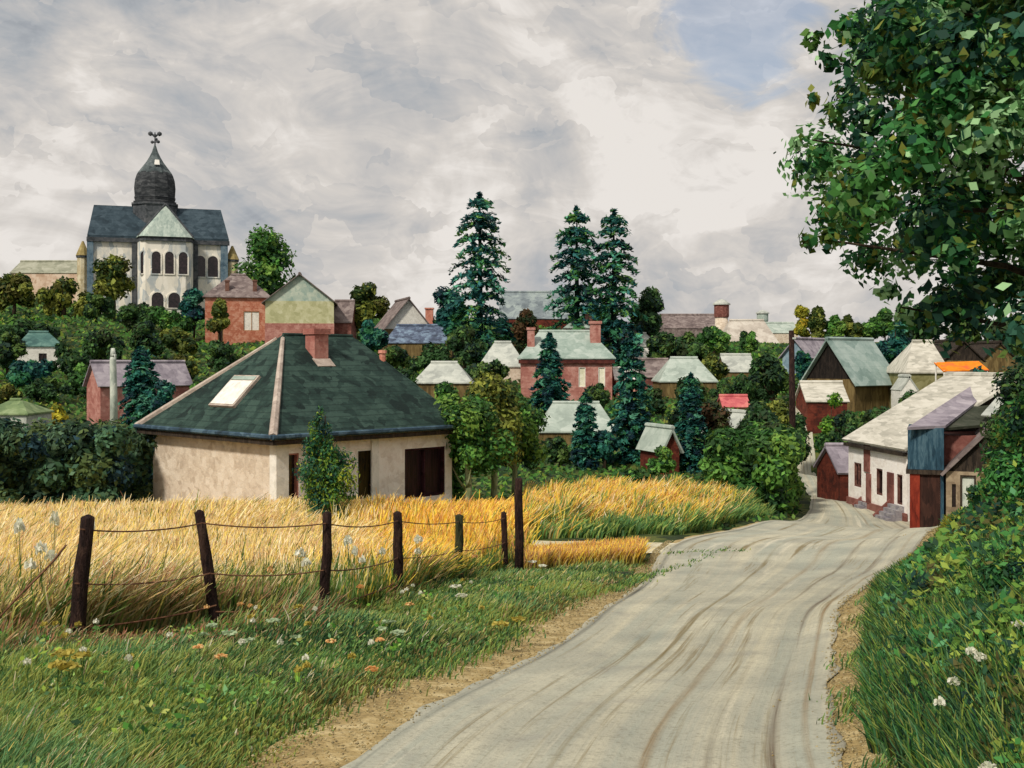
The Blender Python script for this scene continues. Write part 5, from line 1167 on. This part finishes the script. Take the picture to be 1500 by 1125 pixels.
def scatter_flowers(kind, name, label, group, spots):
    p0 = None
    order = sorted(range(len(spots)), key=lambda k: (spots[k][0], k))
    spots = [(p[0], p[1], p[2] or (7.6 + 9 * rf_.random() * (.3 + p[0] / 900)), p[3]) for p in spots]
    for i, (px, py, d, s) in enumerate(spots):
        if py == 0:
            while d > float(fence_y((px - 750) / F * d)) - .1: d -= .3
            py = HY - (gz((px - 750) / F * d, d) + .24) * F / d
            if (px - 750) / F * d > float(vl(d)) - .2: px = 750 + (float(vl(d)) - .4) * F / d; spots[i] = (px, py, d, s)
        if p0 is None: o = p0 = flower_proto(kind, name, label, group)
        else:
            o = p0.copy(); COL.objects.link(o)
            for ch in list(p0.children):
                c = ch.copy(); COL.objects.link(c); c.parent = o
        low = .22 if kind in ('peach', 'pale') else .3
        for _ in range(40):
            x = (px - 750) / F * d; g = gz(x, d); z = (HY - py) / F * d; hgt = z - g
            if hgt >= low: break
            d -= .12
        hgt = max(low * .6, hgt); s *= .8
        o.location = (x, d, g); o.scale = (s, s, hgt / .43)
        rank = order.index(i); W_ = ['first', 'second', 'third', 'fourth', 'fifth', 'sixth', 'seventh', 'eighth', 'ninth', 'tenth', 'eleventh', 'twelfth', 'thirteenth', 'fourteenth', 'fifteenth', 'sixteenth', 'seventeenth', 'eighteenth']
        o['label'] = label + ', ' + W_[rank] + ' from the left'; o.rotation_euler = (0, 0, i * 1.7)
scatter_flowers('white', 'white_flower', 'white umbel flower in the tall grass by the fence', 'white flowers along the fence',
    [(28, 768, 11.8, 1.2), (60, 800, 11.2, 1.3), (75, 812, 11.2, 1.2), (45, 825, 11.0, 1.2), (510, 790, 13.5, 1.2), (612, 788, 16.5, 1.4), (612, 806, 16.2, 1.1), (531, 818, 13.6, .9), (560, 806, 14, .9), (520, 805, 13.2, .8), (440, 808, 12.8, 1.4), (448, 822, 12.6, 1.2), (668, 858, 18.4, 1.6), (677, 868, 18.0, 1.5), (780, 822, 22.6, 1.8), (795, 828, 22.4, 1.6), (130, 765, 12.4, 1.3), (80, 757, 13, 1.2)])
scatter_flowers('pale', 'pale_flower', 'pale flower clump in the grass below the fence', 'pale flowers below the fence',
    [(310, 915, 11.2, 1.1), (336, 926, 11.0, 1.5), (298, 928, 11, .9), (366, 936, 10.8, 1.0), (400, 908, 11.6, 1.4), (433, 932, 11.2, 1.0), (570, 910, 13.2, 1.4), (583, 925, 13.0, 1.4), (560, 920, 13, 1.1)])
scatter_flowers('peach', 'peach_flower', 'small peach flower in the grass near the fence', 'peach flowers near the fence',
    [(222, 895, 11.3, .8), (270, 886, 11.6, .9), (265, 852, 12.1, 1.1), (303, 888, 11.3, .6), (352, 884, 11.8, .8), (366, 886, 11.7, .6), (396, 833, 12.4, .8), (291, 946, 10.2, .9), (324, 960, 10.0, 1.0), (528, 858, 13.4, 1.0), (600, 884, 14.3, 1.1), (556, 936, 11.5, .9), (695, 814, 20.6, 1.3), (545, 978, 10.4, 1.0), (485, 938, 11.4, .9)])
scatter_flowers('yellow', 'yellow_flower', 'dull yellow flower head in the verge grass', 'yellow flowers by the first post',
    [(92, 955, 9.6, 1.5), (120, 958, 9.6, 1.3), (102, 975, 9.4, 1.4), (84, 972, 9.4, 1.2), (732, 913, 14.2, 1.6), (760, 905, 14.6, 1.5)])
rf_ = random.Random(77)
scatter_flowers('white', 'white_daisy', 'tiny white flower in the green verge', 'small white flowers in the verge', [(rf_.uniform(20, 720), 0, 0, .55) for _ in range(18)])
scatter_flowers('yellow', 'yellow_daisy', 'tiny yellow flower in the green verge', 'small yellow flowers in the verge', [(rf_.uniform(20, 800), 0, 0, .6) for _ in range(18)])
scatter_flowers('white', 'white_blossom', 'tiny white blossom in the dark leaves of the right bank', 'white blossoms on the right bank',
    [(1423, 952, 8.6, .7), (1435, 960, 8.5, .7), (1397, 996, 7.8, .7), (1377, 1026, 7.3, .6), (1495, 913, 9.5, 1.0), (1448, 1122, 6.3, .7)])
scatter_flowers('peach', 'peach_blossom', 'peach coloured blossom in the right bank shrubs', 'peach blossoms on the right bank', [(1475, 806, 13.0, 1.2), (1497, 860, 11, 1.2)])
